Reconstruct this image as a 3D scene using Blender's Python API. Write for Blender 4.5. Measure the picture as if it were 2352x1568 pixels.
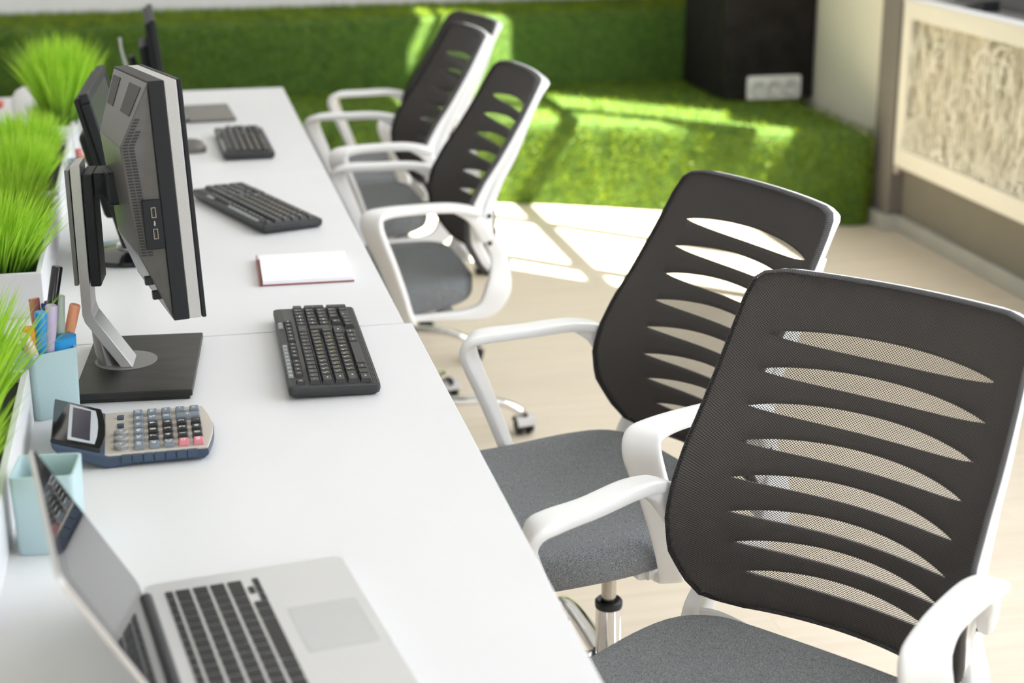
import bpy, bmesh, math, random
import numpy as np
from mathutils import Vector, Matrix, Euler
R = math.radians
rnd = random.Random(7)
for o in list(bpy.data.objects): bpy.data.objects.remove(o, do_unlink=True)
sc = bpy.context.scene
COL = sc.collection
# ------------------------------------------------------------------ camera, world, sun, exposure
CAM = Vector((0, 0, 1.571))
yaw, pit, rol = R(12.132), R(17.922), R(-0.257)
fw = Vector((math.sin(yaw)*math.cos(pit), math.cos(yaw)*math.cos(pit), -math.sin(pit)))
rt = Vector((math.cos(yaw), -math.sin(yaw), 0)); up = rt.cross(fw)
r2 = rt*math.cos(rol) + up*math.sin(rol); u2 = -rt*math.sin(rol) + up*math.cos(rol)
cd = bpy.data.cameras.new('camera'); cam = bpy.data.objects.new('camera', cd); COL.objects.link(cam)
cam.matrix_world = Matrix(((r2.x, u2.x, -fw.x, CAM.x), (r2.y, u2.y, -fw.y, CAM.y), (r2.z, u2.z, -fw.z, CAM.z), (0, 0, 0, 1)))
cd.sensor_width = 36; cd.lens = 3699.85/2352*36; cd.clip_start = .05
cd.dof.use_dof = True; cd.dof.focus_distance = 2.46; cd.dof.aperture_fstop = 3.4
sc.camera = cam
sc.view_settings.view_transform = 'Standard'; sc.view_settings.look = 'None'
sc.view_settings.exposure = -0.07; sc.view_settings.gamma = 1; sc.view_settings.use_curve_mapping = False
sc.cycles.transparent_max_bounces = 24; sc.cycles.max_bounces = 10; sc.cycles.diffuse_bounces = 5
sc.cycles.sample_clamp_indirect = 6
w = bpy.data.worlds.new('sky'); sc.world = w; w.use_nodes = True
bg = w.node_tree.nodes['Background']; bg.inputs[0].default_value = (.90, .94, 1, 1); bg.inputs[1].default_value = 6.6
sd = bpy.data.lights.new('sun', 'SUN'); so = bpy.data.objects.new('sun', sd); COL.objects.link(so)
sd.energy = 42; sd.angle = R(.4); sd.color = (1, .95, .86)
so.rotation_euler = Vector((-.52, .52, -1)).to_track_quat('-Z', 'Y').to_euler(); so.location = (6, -2, 8)
def portal(name, loc, rot, sx, sy):
    l = bpy.data.lights.new(name, 'AREA'); l.shape = 'RECTANGLE'; l.size = sx; l.size_y = sy; l.cycles.is_portal = True
    o = bpy.data.objects.new(name, l); COL.objects.link(o); o.location = loc; o.rotation_euler = rot
portal('portal_right_far', (3.12, 5.0, 2.6), (0, R(90), 0), 2.8, 2.2)
portal('portal_right_near', (3.12, 1.25, 2.4), (0, R(90), 0), 2.9, 4.6)
portal('portal_behind', (-.8, -4.22, 2.0), (R(90), 0, 0), 2.4, 1.8)

# ------------------------------------------------------------------ helpers
def tag(o, label, cat, group=None, kind=None):
    o['label'] = label; o['category'] = cat
    if group: o['group'] = group
    if kind: o['kind'] = kind
    return o
def empty(name, loc=(0, 0, 0), rz=0, label=None, cat=None, group=None):
    o = bpy.data.objects.new(name, None); COL.objects.link(o); o.location = loc; o.rotation_euler = (0, 0, rz)
    o.empty_display_size = .05
    if label: tag(o, label, cat, group)
    return o
def link(name, me, parent=None, mat=None, smooth=False, label=None):
    o = bpy.data.objects.new(name, me); COL.objects.link(o)
    if parent: o.parent = parent
    if mat is not None and len(me.materials) == 0:
        for m in (mat if isinstance(mat, (list, tuple)) else [mat]): me.materials.append(m)
    if smooth:
        for p in me.polygons: p.use_smooth = True
    if label: o['label'] = label
    return o
def copy_tree(o, parent=None):
    c = o.copy(); COL.objects.link(c); c.parent = parent
    for ch in list(o.children): copy_tree(ch, c)
    return c
class MB:
    def __init__(s): s.v = []; s.f = []; s.m = []
    def add(s, vs, fs, mi=0):
        b = len(s.v); s.v += [tuple(map(float, v)) for v in vs]; s.f += [tuple(i+b for i in f) for f in fs]; s.m += [mi]*len(fs); return s
    def box(s, x0, x1, y0, y1, z0, z1, mi=0, M=None):
        vs = [(x0,y0,z0),(x1,y0,z0),(x1,y1,z0),(x0,y1,z0),(x0,y0,z1),(x1,y0,z1),(x1,y1,z1),(x0,y1,z1)]
        if M is not None: vs = [M @ Vector(v) for v in vs]
        return s.add(vs, [(3,2,1,0),(4,5,6,7),(0,1,5,4),(1,2,6,5),(2,3,7,6),(3,0,4,7)], mi)
    def key(s, cx, cy, wx, wy, z0, h, ix=.0022, iy=.0022, mi=0, sx=0):
        a, b = wx/2, wy/2
        vs = [(cx-a,cy-b,z0),(cx+a,cy-b,z0),(cx+a,cy+b,z0),(cx-a,cy+b,z0)]
        a2, b2 = a-ix, b-iy
        vs += [(cx-a2+sx,cy-b2,z0+h),(cx+a2+sx,cy-b2,z0+h),(cx+a2+sx,cy+b2,z0+h),(cx-a2+sx,cy+b2,z0+h)]
        return s.add(vs, [(3,2,1,0),(4,5,6,7),(0,1,5,4),(1,2,6,5),(2,3,7,6),(3,0,4,7)], mi)
    def prism(s, poly, z0, z1, mi=0, M=None):
        n = len(poly); vs = [(p[0],p[1],z0) for p in poly]+[(p[0],p[1],z1) for p in poly]
        if M is not None: vs = [M @ Vector(v) for v in vs]
        return s.add(vs, [tuple(range(n-1,-1,-1)), tuple(range(n,2*n))]+[(i,(i+1)%n,n+(i+1)%n,n+i) for i in range(n)], mi)
    def rings(s, rings, cap0=True, cap1=True, mi=0):
        n = len(rings[0]); vs = [p for r in rings for p in r]; fs = []
        for k in range(len(rings)-1):
            for i in range(n): fs.append((k*n+i, k*n+(i+1)%n, (k+1)*n+(i+1)%n, (k+1)*n+i))
        if cap0: fs.append(tuple(range(n-1,-1,-1)))
        if cap1: fs.append(tuple((len(rings)-1)*n+i for i in range(n)))
        return s.add(vs, fs, mi)
    def lathe(s, prof, n=24, c=(0,0,0), mi=0):
        return s.rings([[(c[0]+r*math.cos(2*math.pi*i/n), c[1]+r*math.sin(2*math.pi*i/n), c[2]+z) for i in range(n)] for r, z in prof], mi=mi)
    def tube(s, p0, p1, r0, r1=None, n=12, mi=0):
        r1 = r0 if r1 is None else r1; p0 = Vector(p0); p1 = Vector(p1); d = (p1-p0).normalized()
        a = d.orthogonal().normalized(); b = d.cross(a)
        return s.rings([[p+(a*math.cos(2*math.pi*i/n)+b*math.sin(2*math.pi*i/n))*r for i in range(n)] for p, r in ((p0,r0),(p1,r1))], mi=mi)
    def mesh(s, name, bevel=0, seg=2, wn=False, clean=False):
        me = bpy.data.meshes.new(name); me.from_pydata(s.v, [], s.f)
        for p, m in zip(me.polygons, s.m): p.material_index = m
        if bevel or clean:
            bm = bmesh.new(); bm.from_mesh(me)
            bmesh.ops.recalc_face_normals(bm, faces=bm.faces)
            if bevel:
                es = [e for e in bm.edges if len(e.link_faces) == 2 and e.calc_face_angle(0) > .5]
                bmesh.ops.bevel(bm, geom=es, offset=bevel, segments=seg, affect='EDGES', profile=.5, clamp_overlap=True)
            bm.to_mesh(me); bm.free()
        return me
    def build(s, name, mat, parent=None, bevel=0, seg=2, smooth=False, label=None, clean=True):
        me = s.mesh(name, bevel, seg, clean=clean); o = link(name, me, parent, mat, False, label)
        if smooth:
            for p in me.polygons: p.use_smooth = True
            me.set_sharp_from_angle(angle=R(38))
        return o
def rrect(x0, x1, y0, y1, r, n=6):
    pts = []
    for cx, cy, a0 in ((x1-r,y0+r,-90),(x1-r,y1-r,0),(x0+r,y1-r,90),(x0+r,y0+r,180)):
        for i in range(n+1):
            a = R(a0+90*i/n); pts.append((cx+r*math.cos(a), cy+r*math.sin(a)))
    return pts
def smooth_path(P, n):
    P = [np.array(p, float) for p in P]; out = []
    for i in range(len(P)-1):
        p0 = P[max(i-1,0)]; p1 = P[i]; p2 = P[i+1]; p3 = P[min(i+2,len(P)-1)]
        for k in range(n):
            t = k/n
            out.append(.5*((2*p1)+(p2-p0)*t+(2*p0-5*p1+4*p2-p3)*t*t+(3*p1-p0-3*p2+p3)*t**3))
    out.append(P[-1]); return out
def sweep(mb, ctrl, n=6, rr=.4, mi=0, sq=4.0, k=16):
    """ctrl rows: x,y,z, half width, half thickness, width axis xyz ; superelliptic section"""
    rows = smooth_path(ctrl, n); rings = []
    for i, r in enumerate(rows):
        p = Vector(r[:3]); a = Vector(rows[max(i-1,0)][:3]); b = Vector(rows[min(i+1,len(rows)-1)][:3])
        t = (b-a).normalized(); wa = Vector(r[5:8]); wa = (wa - t*wa.dot(t)).normalized(); ta = t.cross(wa)
        ring = []
        for j in range(k):
            th = 2*math.pi*(j+.5)/k; c_, s_ = math.cos(th), math.sin(th)
            ring.append(p + wa*(r[3]*math.copysign(abs(c_)**(2/sq), c_)) + ta*(r[4]*math.copysign(abs(s_)**(2/sq), s_)))
        rings.append(ring)
    return mb.rings(rings, mi=mi)
# ------------------------------------------------------------------ materials
MATS = {}
def mat(name, col, rough=.5, metal=0, spec=.5, noise=None, bump=None, trans=0, emit=None, coat=0, sheen=0):
    if name in MATS: return MATS[name]
    m = bpy.data.materials.new(name); m.use_nodes = True; nt = m.node_tree; b = nt.nodes['Principled BSDF']; MATS[name] = m
    b.inputs['Base Color'].default_value = (*col, 1); b.inputs['Roughness'].default_value = rough; b.inputs['Metallic'].default_value = metal
    b.inputs['Specular IOR Level'].default_value = spec; b.inputs['Coat Weight'].default_value = coat; b.inputs['Sheen Weight'].default_value = sheen
    if trans: b.inputs['Transmission Weight'].default_value = trans
    tc = None
    if noise or bump:
        tc = nt.nodes.new('ShaderNodeTexCoord')
    if noise:   # (scale, second colour, low, high, detail)
        n = nt.nodes.new('ShaderNodeTexNoise'); n.inputs['Scale'].default_value = noise[0]; n.inputs['Detail'].default_value = noise[4] if len(noise) > 4 else 2
        r = nt.nodes.new('ShaderNodeValToRGB'); r.color_ramp.elements[0].position = noise[2]; r.color_ramp.elements[1].position = noise[3]
        r.color_ramp.elements[0].color = (*col, 1); r.color_ramp.elements[1].color = (*noise[1], 1)
        if len(noise) > 5:
            mp = nt.nodes.new('ShaderNodeMapping'); mp.inputs['Scale'].default_value = noise[5]
            nt.links.new(tc.outputs['Object'], mp.inputs[0]); nt.links.new(mp.outputs[0], n.inputs[0])
        else: nt.links.new(tc.outputs['Object'], n.inputs[0])
        nt.links.new(n.outputs[0], r.inputs[0]); nt.links.new(r.outputs[0], b.inputs['Base Color'])
    if bump:
        n2 = nt.nodes.new('ShaderNodeTexNoise'); n2.inputs['Scale'].default_value = bump[0]; n2.inputs['Detail'].default_value = 2
        bp = nt.nodes.new('ShaderNodeBump'); bp.inputs['Strength'].default_value = bump[1]; bp.inputs['Distance'].default_value = .001
        nt.links.new(tc.outputs['Object'], n2.inputs[0]); nt.links.new(n2.outputs[0], bp.inputs['Height']); nt.links.new(bp.outputs[0], b.inputs['Normal'])
    return m
WHITE_LAM = mat('white_laminate', (.675, .675, .685), .38, noise=(3, (.695, .695, .705), .3, .7))
WHITE_PL = mat('white_plastic', (.84, .84, .835), .34, noise=(6, (.86, .86, .855), .35, .7))
BLACK_PL = mat('black_plastic', (.010, .011, .013), .5, spec=.3, bump=(900, .25))
DARK_PL = mat('charcoal_plastic', (.014, .0135, .013), .5, noise=(40, (.018, .017, .0165), .3, .7), bump=(1500, .2))
GREY_PL = mat('rear_grey_plastic', (.066, .062, .058), .30, spec=.45, noise=(60, (.08, .075, .070), .3, .7, 3, (.3, 3, 1)))
SILVER = mat('silver_plastic', (.46, .455, .445), .36, .35, noise=(400, (.50, .495, .485), .3, .7))
CHROME = mat('chrome', (.82, .82, .83), .07, 1)
STEEL = mat('brushed_steel', (.52, .49, .45), .24, 1, noise=(120, (.6, .57, .52), .3, .7, 2, (1, 1, 8)))
RUBBER = mat('black_rubber', (.012, .012, .014), .5)
RIB = mat('black_rib_plastic', (.19, .175, .165), .6)
SEAT = mat('grey_tweed_fabric', (.055, .06, .066), .95, noise=(900, (.36, .375, .39), .36, .66, 3), bump=(1100, .9), sheen=.15, spec=.15)
SEAT_B = mat('seat_underside', (.02, .02, .022), .7)
# mesh fabric with real see-through holes
def mesh_fabric():
    m = bpy.data.materials.new('black_mesh_fabric'); m.use_nodes = True; nt = m.node_tree; N = nt.nodes; Lk = nt.links
    b = N['Principled BSDF']; b.inputs['Base Color'].default_value = (.026, .023, .022, 1); b.inputs['Roughness'].default_value = .6; b.inputs['Specular IOR Level'].default_value = .3
    out = N['Material Output']; uv = N.new('ShaderNodeUVMap'); sp = N.new('ShaderNodeSeparateXYZ'); Lk.new(uv.outputs[0], sp.inputs[0])
    def cosn(sock, per):
        a = N.new('ShaderNodeMath'); a.operation = 'MULTIPLY'; a.inputs[1].default_value = math.pi/per; Lk.new(sock, a.inputs[0])
        c_ = N.new('ShaderNodeMath'); c_.operation = 'COSINE'; Lk.new(a.outputs[0], c_.inputs[0]); return c_.outputs[0]
    p = N.new('ShaderNodeMath'); p.operation = 'MULTIPLY'; Lk.new(cosn(sp.outputs[0], .0023), p.inputs[0]); Lk.new(cosn(sp.outputs[1], .0019), p.inputs[1])
    g = N.new('ShaderNodeMapRange'); g.inputs['From Min'].default_value = -.10; g.inputs['From Max'].default_value = .10; Lk.new(p.outputs[0], g.inputs[0])
    tr = N.new('ShaderNodeBsdfTransparent'); mx = N.new('ShaderNodeMixShader')
    Lk.new(g.outputs[0], mx.inputs[0]); Lk.new(b.outputs[0], mx.inputs[1]); Lk.new(tr.outputs[0], mx.inputs[2]); Lk.new(mx.outputs[0], out.inputs[0])
    bp = N.new('ShaderNodeBump'); bp.invert = True; bp.inputs['Strength'].default_value = .6; bp.inputs['Distance'].default_value = .0006
    Lk.new(p.outputs[0], bp.inputs['Height']); Lk.new(bp.outputs[0], b.inputs['Normal'])
    return m
MESH = mesh_fabric()
MESH_RIM = MESH.copy(); MESH_RIM.name = 'black_mesh_over_rim'
_nt = MESH_RIM.node_tree; _mx = [n for n in _nt.nodes if n.type == 'MIX_SHADER'][0]; _df = _nt.nodes.new('ShaderNodeBsdfDiffuse'); _df.inputs[0].default_value = (.13, .13, .135, 1)
_nt.links.new(_df.outputs[0], _mx.inputs[2])
def grass_mat(name, c0, c1, sc_, tr=.35, rough=.6):
    m = bpy.data.materials.new(name); m.use_nodes = True; nt = m.node_tree; N = nt.nodes; Lk = nt.links; b = N['Principled BSDF']; b.inputs['Roughness'].default_value = rough
    b.inputs['Specular IOR Level'].default_value = .45; b.inputs['Roughness'].default_value = .5
    tc = N.new('ShaderNodeTexCoord'); n = N.new('ShaderNodeTexNoise'); n.inputs['Scale'].default_value = sc_; n.inputs['Detail'].default_value = 3
    r = N.new('ShaderNodeValToRGB'); r.color_ramp.elements[0].position = .36; r.color_ramp.elements[1].position = .64
    r.color_ramp.elements[0].color = (*c0, 1); r.color_ramp.elements[1].color = (*c1, 1)
    Lk.new(tc.outputs['Object'], n.inputs[0]); Lk.new(n.outputs[0], r.inputs[0]); Lk.new(r.outputs[0], b.inputs['Base Color'])
    t = N.new('ShaderNodeBsdfTranslucent'); Lk.new(r.outputs[0], t.inputs[0]); mx = N.new('ShaderNodeMixShader'); mx.inputs[0].default_value = tr
    Lk.new(b.outputs[0], mx.inputs[1]); Lk.new(t.outputs[0], mx.inputs[2]); Lk.new(mx.outputs[0], N['Material Output'].inputs[0])
    return m
TURF = grass_mat('artificial_turf', (.085, .150, .003), (.25, .345, .007), 16, .25)
TURF_BASE = mat('turf_backing', (.045, .10, .012), .9, noise=(30, (.07, .14, .016), .3, .7))
def blade_mat():
    m = bpy.data.materials.new('plastic_grass'); m.use_nodes = True; nt = m.node_tree; N = nt.nodes; Lk = nt.links; b = N['Principled BSDF']; b.inputs['Roughness'].default_value = .4
    a = N.new('ShaderNodeAttribute'); a.attribute_name = 'Col'; Lk.new(a.outputs[0], b.inputs['Base Color'])
    t = N.new('ShaderNodeBsdfTranslucent'); Lk.new(a.outputs[0], t.inputs[0]); mx = N.new('ShaderNodeMixShader'); mx.inputs[0].default_value = .45
    Lk.new(b.outputs[0], mx.inputs[1]); Lk.new(t.outputs[0], mx.inputs[2]); Lk.new(mx.outputs[0], N['Material Output'].inputs[0]); return m
BLADE = blade_mat()
CREAM = mat('cream_paint', (.79, .77, .66), .5, noise=(4, (.80, .78, .675), .3, .7))
WALLC = mat('beige_wall_paint', (.80, .77, .645), .75, noise=(5, (.815, .785, .66), .3, .7), bump=(200, .15))
WALLW = mat('white_wall_paint', (.80, .79, .775), .8, noise=(3, (.82, .81, .80), .3, .7), bump=(200, .15))
WALLG = mat('taupe_wall_paint', (.20, .185, .15), .7, noise=(4, (.215, .20, .16), .3, .7), bump=(200, .15))
GREYT = mat('grey_trim', (.17, .155, .14), .5, noise=(8, (.185, .17, .155), .3, .7))
SKIRT = mat('grey_baseboard', (.42, .42, .38), .5, noise=(8, (.46, .46, .42), .3, .7))
SILLG = mat('slate_sill', (.13, .13, .135), .5, noise=(20, (.16, .16, .165), .3, .7))
CEIL = mat('ceiling_paint', (.85, .85, .84), .9, noise=(2, (.87, .87, .86), .3, .7))
BLACKBOX = mat('matt_black_board', (.008, .007, .006), .8, spec=.2, noise=(14, (.017, .015, .014), .3, .7))
TEAL = mat('pale_teal_plastic', (.42, .56, .58), .45, noise=(500, (.44, .585, .605), .3, .7))
GLOSSB = mat('gloss_black', (.008, .008, .010), .08)
SCREEN = mat('screen_glass', (.03, .031, .034), .30)
ALU = mat('aluminium', (.66, .66, .665), .36, .55, noise=(700, (.70, .70, .705), .3, .7))
PAD = mat('trackpad', (.56, .565, .57), .4, .45)
LEG_W = mat('white_legend', (.85, .85, .85), .5)
LEG_Y = mat('yellow_legend', (.72, .52, .06), .5)
PAPER = mat('paper', (.84, .85, .90), .7, noise=(2, (.86, .87, .92), .3, .7))
MAROON = mat('maroon_cover', (.24, .06, .045), .5, noise=(60, (.28, .075, .055), .3, .7))

# ------------------------------------------------------------------ floor of separate laminate planks
def floor_mat():
    m = bpy.data.materials.new('oak_laminate'); m.use_nodes = True; nt = m.node_tree; N = nt.nodes; Lk = nt.links; b = N['Principled BSDF']
    b.inputs['Roughness'].default_value = .42; b.inputs['Specular IOR Level'].default_value = .35
    tc = N.new('ShaderNodeTexCoord'); oi = N.new('ShaderNodeObjectInfo'); mp = N.new('ShaderNodeMapping'); mp.inputs['Scale'].default_value = (1.2, 14, 1)
    cv = N.new('ShaderNodeCombineXYZ'); ml = N.new('ShaderNodeMath'); ml.operation = 'MULTIPLY'; ml.inputs[1].default_value = 37
    Lk.new(oi.outputs['Random'], ml.inputs[0]); Lk.new(ml.outputs[0], cv.inputs[0]); Lk.new(ml.outputs[0], cv.inputs[1]); Lk.new(cv.outputs[0], mp.inputs['Location'])
    Lk.new(tc.outputs['Object'], mp.inputs[0]); n = N.new('ShaderNodeTexNoise'); n.inputs['Scale'].default_value = 2.2; n.inputs['Detail'].default_value = 5; n.inputs['Distortion'].default_value = .6
    Lk.new(mp.outputs[0], n.inputs[0]); r = N.new('ShaderNodeValToRGB'); r.color_ramp.elements[0].position = .3; r.color_ramp.elements[1].position = .72
    r.color_ramp.elements[0].color = (.66, .57, .445, 1); r.color_ramp.elements[1].color = (.72, .635, .51, 1); Lk.new(n.outputs[0], r.inputs[0])
    hs = N.new('ShaderNodeHueSaturation'); mr = N.new('ShaderNodeMapRange'); mr.inputs['To Min'].default_value = .975; mr.inputs['To Max'].default_value = 1.025
    Lk.new(oi.outputs['Random'], mr.inputs[0]); Lk.new(mr.outputs[0], hs.inputs['Value']); Lk.new(r.outputs[0], hs.inputs['Color']); Lk.new(hs.outputs[0], b.inputs['Base Color'])
    return m
OAK = floor_mat()
fl = MB().box(-4.2, 3.2, -4.2, 8.4, -.15, -.012).build('floor', mat('screed', (.3, .26, .2), .9)); fl['kind'] = 'structure'
pm = MB().box(-.5998, .5998, -.0959, .0959, -.010, 0).mesh('plank'); pm.materials.append(OAK)
x0f = -4.2
for r_ in range(0, 60):
    yc = -3.9+r_*.192
    if yc > 7.2: break
    off = (r_*.37) % 1.2
    seen = yc > 1.2
    for k in range(-1, 7):
        xc = -4.0+off+k*1.2
        if xc < -4.0 or xc > 2.25: 
            continue
        if not seen or xc < -.75: continue
        link('plank', pm, fl).location = (xc, yc, 0)
rest = MB()
rest.box(-4.2, 2.86, -4.2, 1.18, -.010, 0); rest.box(-4.2, -1.5, 1.18, 7.2, -.010, 0)
o = rest.build('plank_field', OAK, fl); o['kind'] = 'stuff'
# fill pieces at the right edge so that the boards run to the wall
for r_ in range(0, 60):
    yc = -3.9+r_*.192
    if yc > 7.2 or yc <= 1.2: continue
    off = (r_*.37) % 1.2
    xs = [-4.0+off+k*1.2 for k in range(-1, 7) if -4.0 <= -4.0+off+k*1.2 <= 2.25 and -4.0+off+k*1.2 >= -.75]
    a = max(xs)+.5995; 
    if 2.852-a > .02: MB().box(a+.0005, 2.852, yc-.0955, yc+.0955, -.010, 0).build('plank', OAK, fl)
    b_ = min(xs)-.5995
    if b_+1.5 > .02: MB().box(-1.499, b_-.0005, yc-.0955, yc+.0955, -.010, 0).build('plank', OAK, fl)

# ------------------------------------------------------------------ room shell
H = 4.3
def struct(mb, name, m, bevel=0, parent=None):
    o = mb.build(name, m, parent, bevel)
    if parent is None: o['kind'] = 'structure'
    return o
struct(MB().box(-4.4, 2.9, -4.5, 8.5, H, H+.2), 'ceiling', CEIL)
struct(MB().box(-4.4, 3.2, 8.09, 8.4, -.1, H), 'wall_back', WALLW)
struct(MB().box(-4.4, -4.2, -4.5, 8.09, -.1, H), 'wall_left', WALLW)
m = MB(); m.box(-4.2, -2.0, -4.5, -4.2, -.1, H); m.box(.4, 3.2, -4.5, -4.2, -.1, H); m.box(-2.0, .4, -4.5, -4.2, -.1, 1.1); m.box(-2.0, .4, -4.5, -4.2, 2.9, H)
struct(m, 'wall_front', WALLW)
# right wall: beige beyond the pilaster, taupe under the windows, big openings above
m = MB(); m.box(2.85, 3.2, 5.99, 8.09, -.1, 1.34); m.box(2.85, 2.90, 6.05, 8.09, 1.34, 2.66); m.box(2.85, 2.90, 6.17, 8.09, 2.66, H)
m.box(2.85, 2.86, 3.5, 3.96, 1.0, H); m.box(2.85, 2.86, 3.96, 6.17, 3.925, H); m.box(2.85, 2.90, -4.5, 3.5, 3.8, H)
m.box(2.85, 2.90, -4.5, -1.0, 1.0, 3.8); m.box(2.85, 3.2, 5.765, 5.99, .906, 1.34)
wr = struct(m, 'wall_right', WALLC)
struct(MB().box(2.85, 3.2, -4.5, 5.989, -.1, .905), 'wall_right_lower', WALLG)
struct(MB().box(2.79, 2.852, 5.835, 5.995, 0, 1.3), 'trim_1', GREYT, .004)
m = MB(); m.box(2.825, 2.852, -2, 5.835, 0, .062); m.box(2.765, 2.80, 5.82, 6.0, 0, .062); m.box(2.79, 2.852, 5.815, 5.84, 0, .062); m.box(2.825, 2.852, 5.995, 8.0, 0, .062)
struct(m, 'baseboard_right', SKIRT, .004)
m = MB(); m.box(2.853, 3.2, 1.0, 5.764, .905, .913)
struct(m, 'trim_2', SILLG)
m = MB(); m.box(2.975, 3.06, 3.72, 5.764, .913, 1.33)
struct(m, 'trim_3', SILLG, .003)
# window in the right wall that throws the sun patch: frame, mullions, transoms
wf = MB()
for y, hw in ((4.14, .055), (4.88, .058), (5.62, .060)): wf.box(2.85, 2.858, y-hw, y+hw, 1.34, 3.95)
for z, hw in ((2.66, .072), (3.765, .035)): wf.box(2.851, 2.857, 3.96, 6.17, z-hw, z+hw)
struct(wf, 'window_1', mat('window_frame_white', (.8, .8, .8), .4), 0)
wf = MB()
for y in (-.95, .5, 2.0, 3.44): wf.box(3.0, 3.06, y-.035, y+.035, 1.0, 3.8)
for z in (1.03, 2.6, 3.77): wf.box(3.0, 3.06, -1.0, 3.5, z-.03, z+.03)
struct(wf, 'window_2', MATS['window_frame_white'])
wf = MB()
for x in (-1.96, -.8, .36): wf.box(x-.035, x+.035, -4.4, -4.34, 1.1, 2.9)
for z in (1.13, 2.87): wf.box(-2.0, .4, -4.4, -4.34, z-.03, z+.03)
struct(wf, 'window_3', MATS['window_frame_white'])
# outside, out of view: slab added to keep sun out of the near windows
struct(MB().prism([(2.905, -6.5), (4.6, -6.5), (4.6, 2.05), (2.905, 3.745)], 3.85, 3.93), 'added_sun_blocker', WALLW)

# ------------------------------------------------------------------ turf-covered seating steps
def blades_mesh(name, P, Nn, T, hts, wid, lean, seed, cols=None, segs=1):
    """P base points, Nn growth dir, T blade width dir; each blade a bent strip"""
    rg = np.random.default_rng(seed); n = len(P)
    D = Nn + rg.normal(0, lean, (n, 3)); D /= np.linalg.norm(D, axis=1)[:, None]
    a = P - T*wid[:, None]/2; b = P + T*wid[:, None]/2
    bend = rg.normal(0, lean*.6, (n, 3))
    mid = P + D*hts[:, None]*.55; tip = P + (D+bend)*hts[:, None]
    c_ = mid - T*wid[:, None]*.4; d = mid + T*wid[:, None]*.4
    V = np.stack([a, b, d, c_, tip], 1).reshape(-1, 3)
    i = np.arange(n)*5; q = np.stack([i, i+1, i+2, i+3], 1); t = np.stack([i+3, i+2, i+4], 1)
    me = bpy.data.meshes.new(name)
    me.vertices.add(len(V)); me.vertices.foreach_set('co', V.ravel())
    loops = np.concatenate([q, t], 1).ravel(); me.loops.add(len(loops)); me.loops.foreach_set('vertex_index', loops)
    st = np.stack([np.arange(n)*7, np.arange(n)*7+4], 1).ravel(); me.polygons.add(2*n); me.polygons.foreach_set('loop_start', st)
    me.update(calc_edges=True); me.validate()
    return me
FRONT = [(-2.6, 6.70), (.6, 6.72), (1.0, 6.71), (1.35, 6.66), (1.6, 6.565), (1.85, 6.44), (2.1, 6.30), (2.35, 6.13), (2.55, 6.0), (2.68, 5.925), (2.735, 5.93), (2.765, 5.965), (2.775, 6.03)]
seating = empty('tiered_seating', (0, 7, 0), 0, 'two broad seating steps covered in green artificial turf behind the desks', 'seating')
def step_body(poly, z0, z1, name):
    mb = MB(); pts = [(p[0], p[1]-7) for p in poly]; n = len(pts)
    cx = sum(p[0] for p in pts)/n; cy = sum(p[1] for p in pts)/n
    def ins(d): 
        out = []
        for i in range(n):
            a = Vector(pts[i-1]); b = Vector(pts[i]); c_ = Vector(pts[(i+1) % n]); e1 = (b-a).normalized(); e2 = (c_-b).normalized()
            nn = Vector((-(e1.y+e2.y), e1.x+e2.x)); nn = nn.normalized() if nn.length > 1e-6 else Vector((0, 0)); out.append((b.x+nn.x*d, b.y+nn.y*d))
        return out
    r = [[(x, y, z0) for x, y in ins(0)], [(x, y, z1-.05) for x, y in ins(0)], [(x, y, z1-.02) for x, y in ins(.012)], [(x, y, z1) for x, y in ins(.045)]]
    mb.rings(r); return mb.build(name, TURF_BASE, seating, 0, smooth=True)
low_poly = FRONT + [(2.775, 7.5), (-2.6, 7.5)]
lower = step_body(low_poly, 0, .372, 'lower_step')
upper = step_body([(-2.6, 7.44), (2.775, 7.42), (2.775, 8.05), (-2.6, 8.05)], .36, .705, 'upper_step')
rg = np.random.default_rng(3)
def turf(P, Nn, name, parent, seed, h=(.016, .03)):
    n = len(P); T = np.cross(Nn, rg.normal(0, 1, (n, 3))); T /= np.linalg.norm(T, axis=1)[:, None]
    me = blades_mesh(name, P, Nn, T, rg.uniform(h[0], h[1], n), rg.uniform(.002, .0036, n), .38, seed)
    o = link(name, me, parent, TURF); o['kind'] = 'stuff'; return o
F = np.array(FRONT); seg = np.linalg.norm(np.diff(F, axis=0), axis=1); cum = np.concatenate([[0], np.cumsum(seg)])
n = 26000; s = rg.uniform(1.2, cum[-1], n); px = np.interp(s, cum, F[:, 0]); py = np.interp(s, cum, F[:, 1]); k = np.clip(np.searchsorted(cum, s)-1, 0, len(seg)-1)
dx = np.diff(F, axis=0)[k]/seg[k][:, None]; z = rg.uniform(.005, .375, n)
rim = np.clip((z-.335)/.04, 0, 1)
P = np.stack([px, py-7+rim*.012, z], 1); Nn = np.stack([dx[:, 1], -dx[:, 0], .18+rim*.8], 1)
turf(P, Nn, 'riser_turf', lower, 1)
n = 30000; x = rg.uniform(-1.2, 2.77, n); y = rg.uniform(5.95, 7.46, n); yf = np.interp(x, F[:10, 0], F[:10, 1])+.03
ok = (y > yf); P = np.stack([x, y-7, np.full(n, .372)], 1)[ok]; turf(P, np.tile([0, -.15, 1.], (len(P), 1)), 'tread_turf', lower, 2)
n = 20000; x = rg.uniform(-1.4, 2.4, n); z = rg.uniform(.37, .705, n); P = np.stack([x, np.full(n, .435), z], 1); turf(P, np.tile([0, -1, .15], (n, 1)), 'riser_turf', upper, 3)
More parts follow.
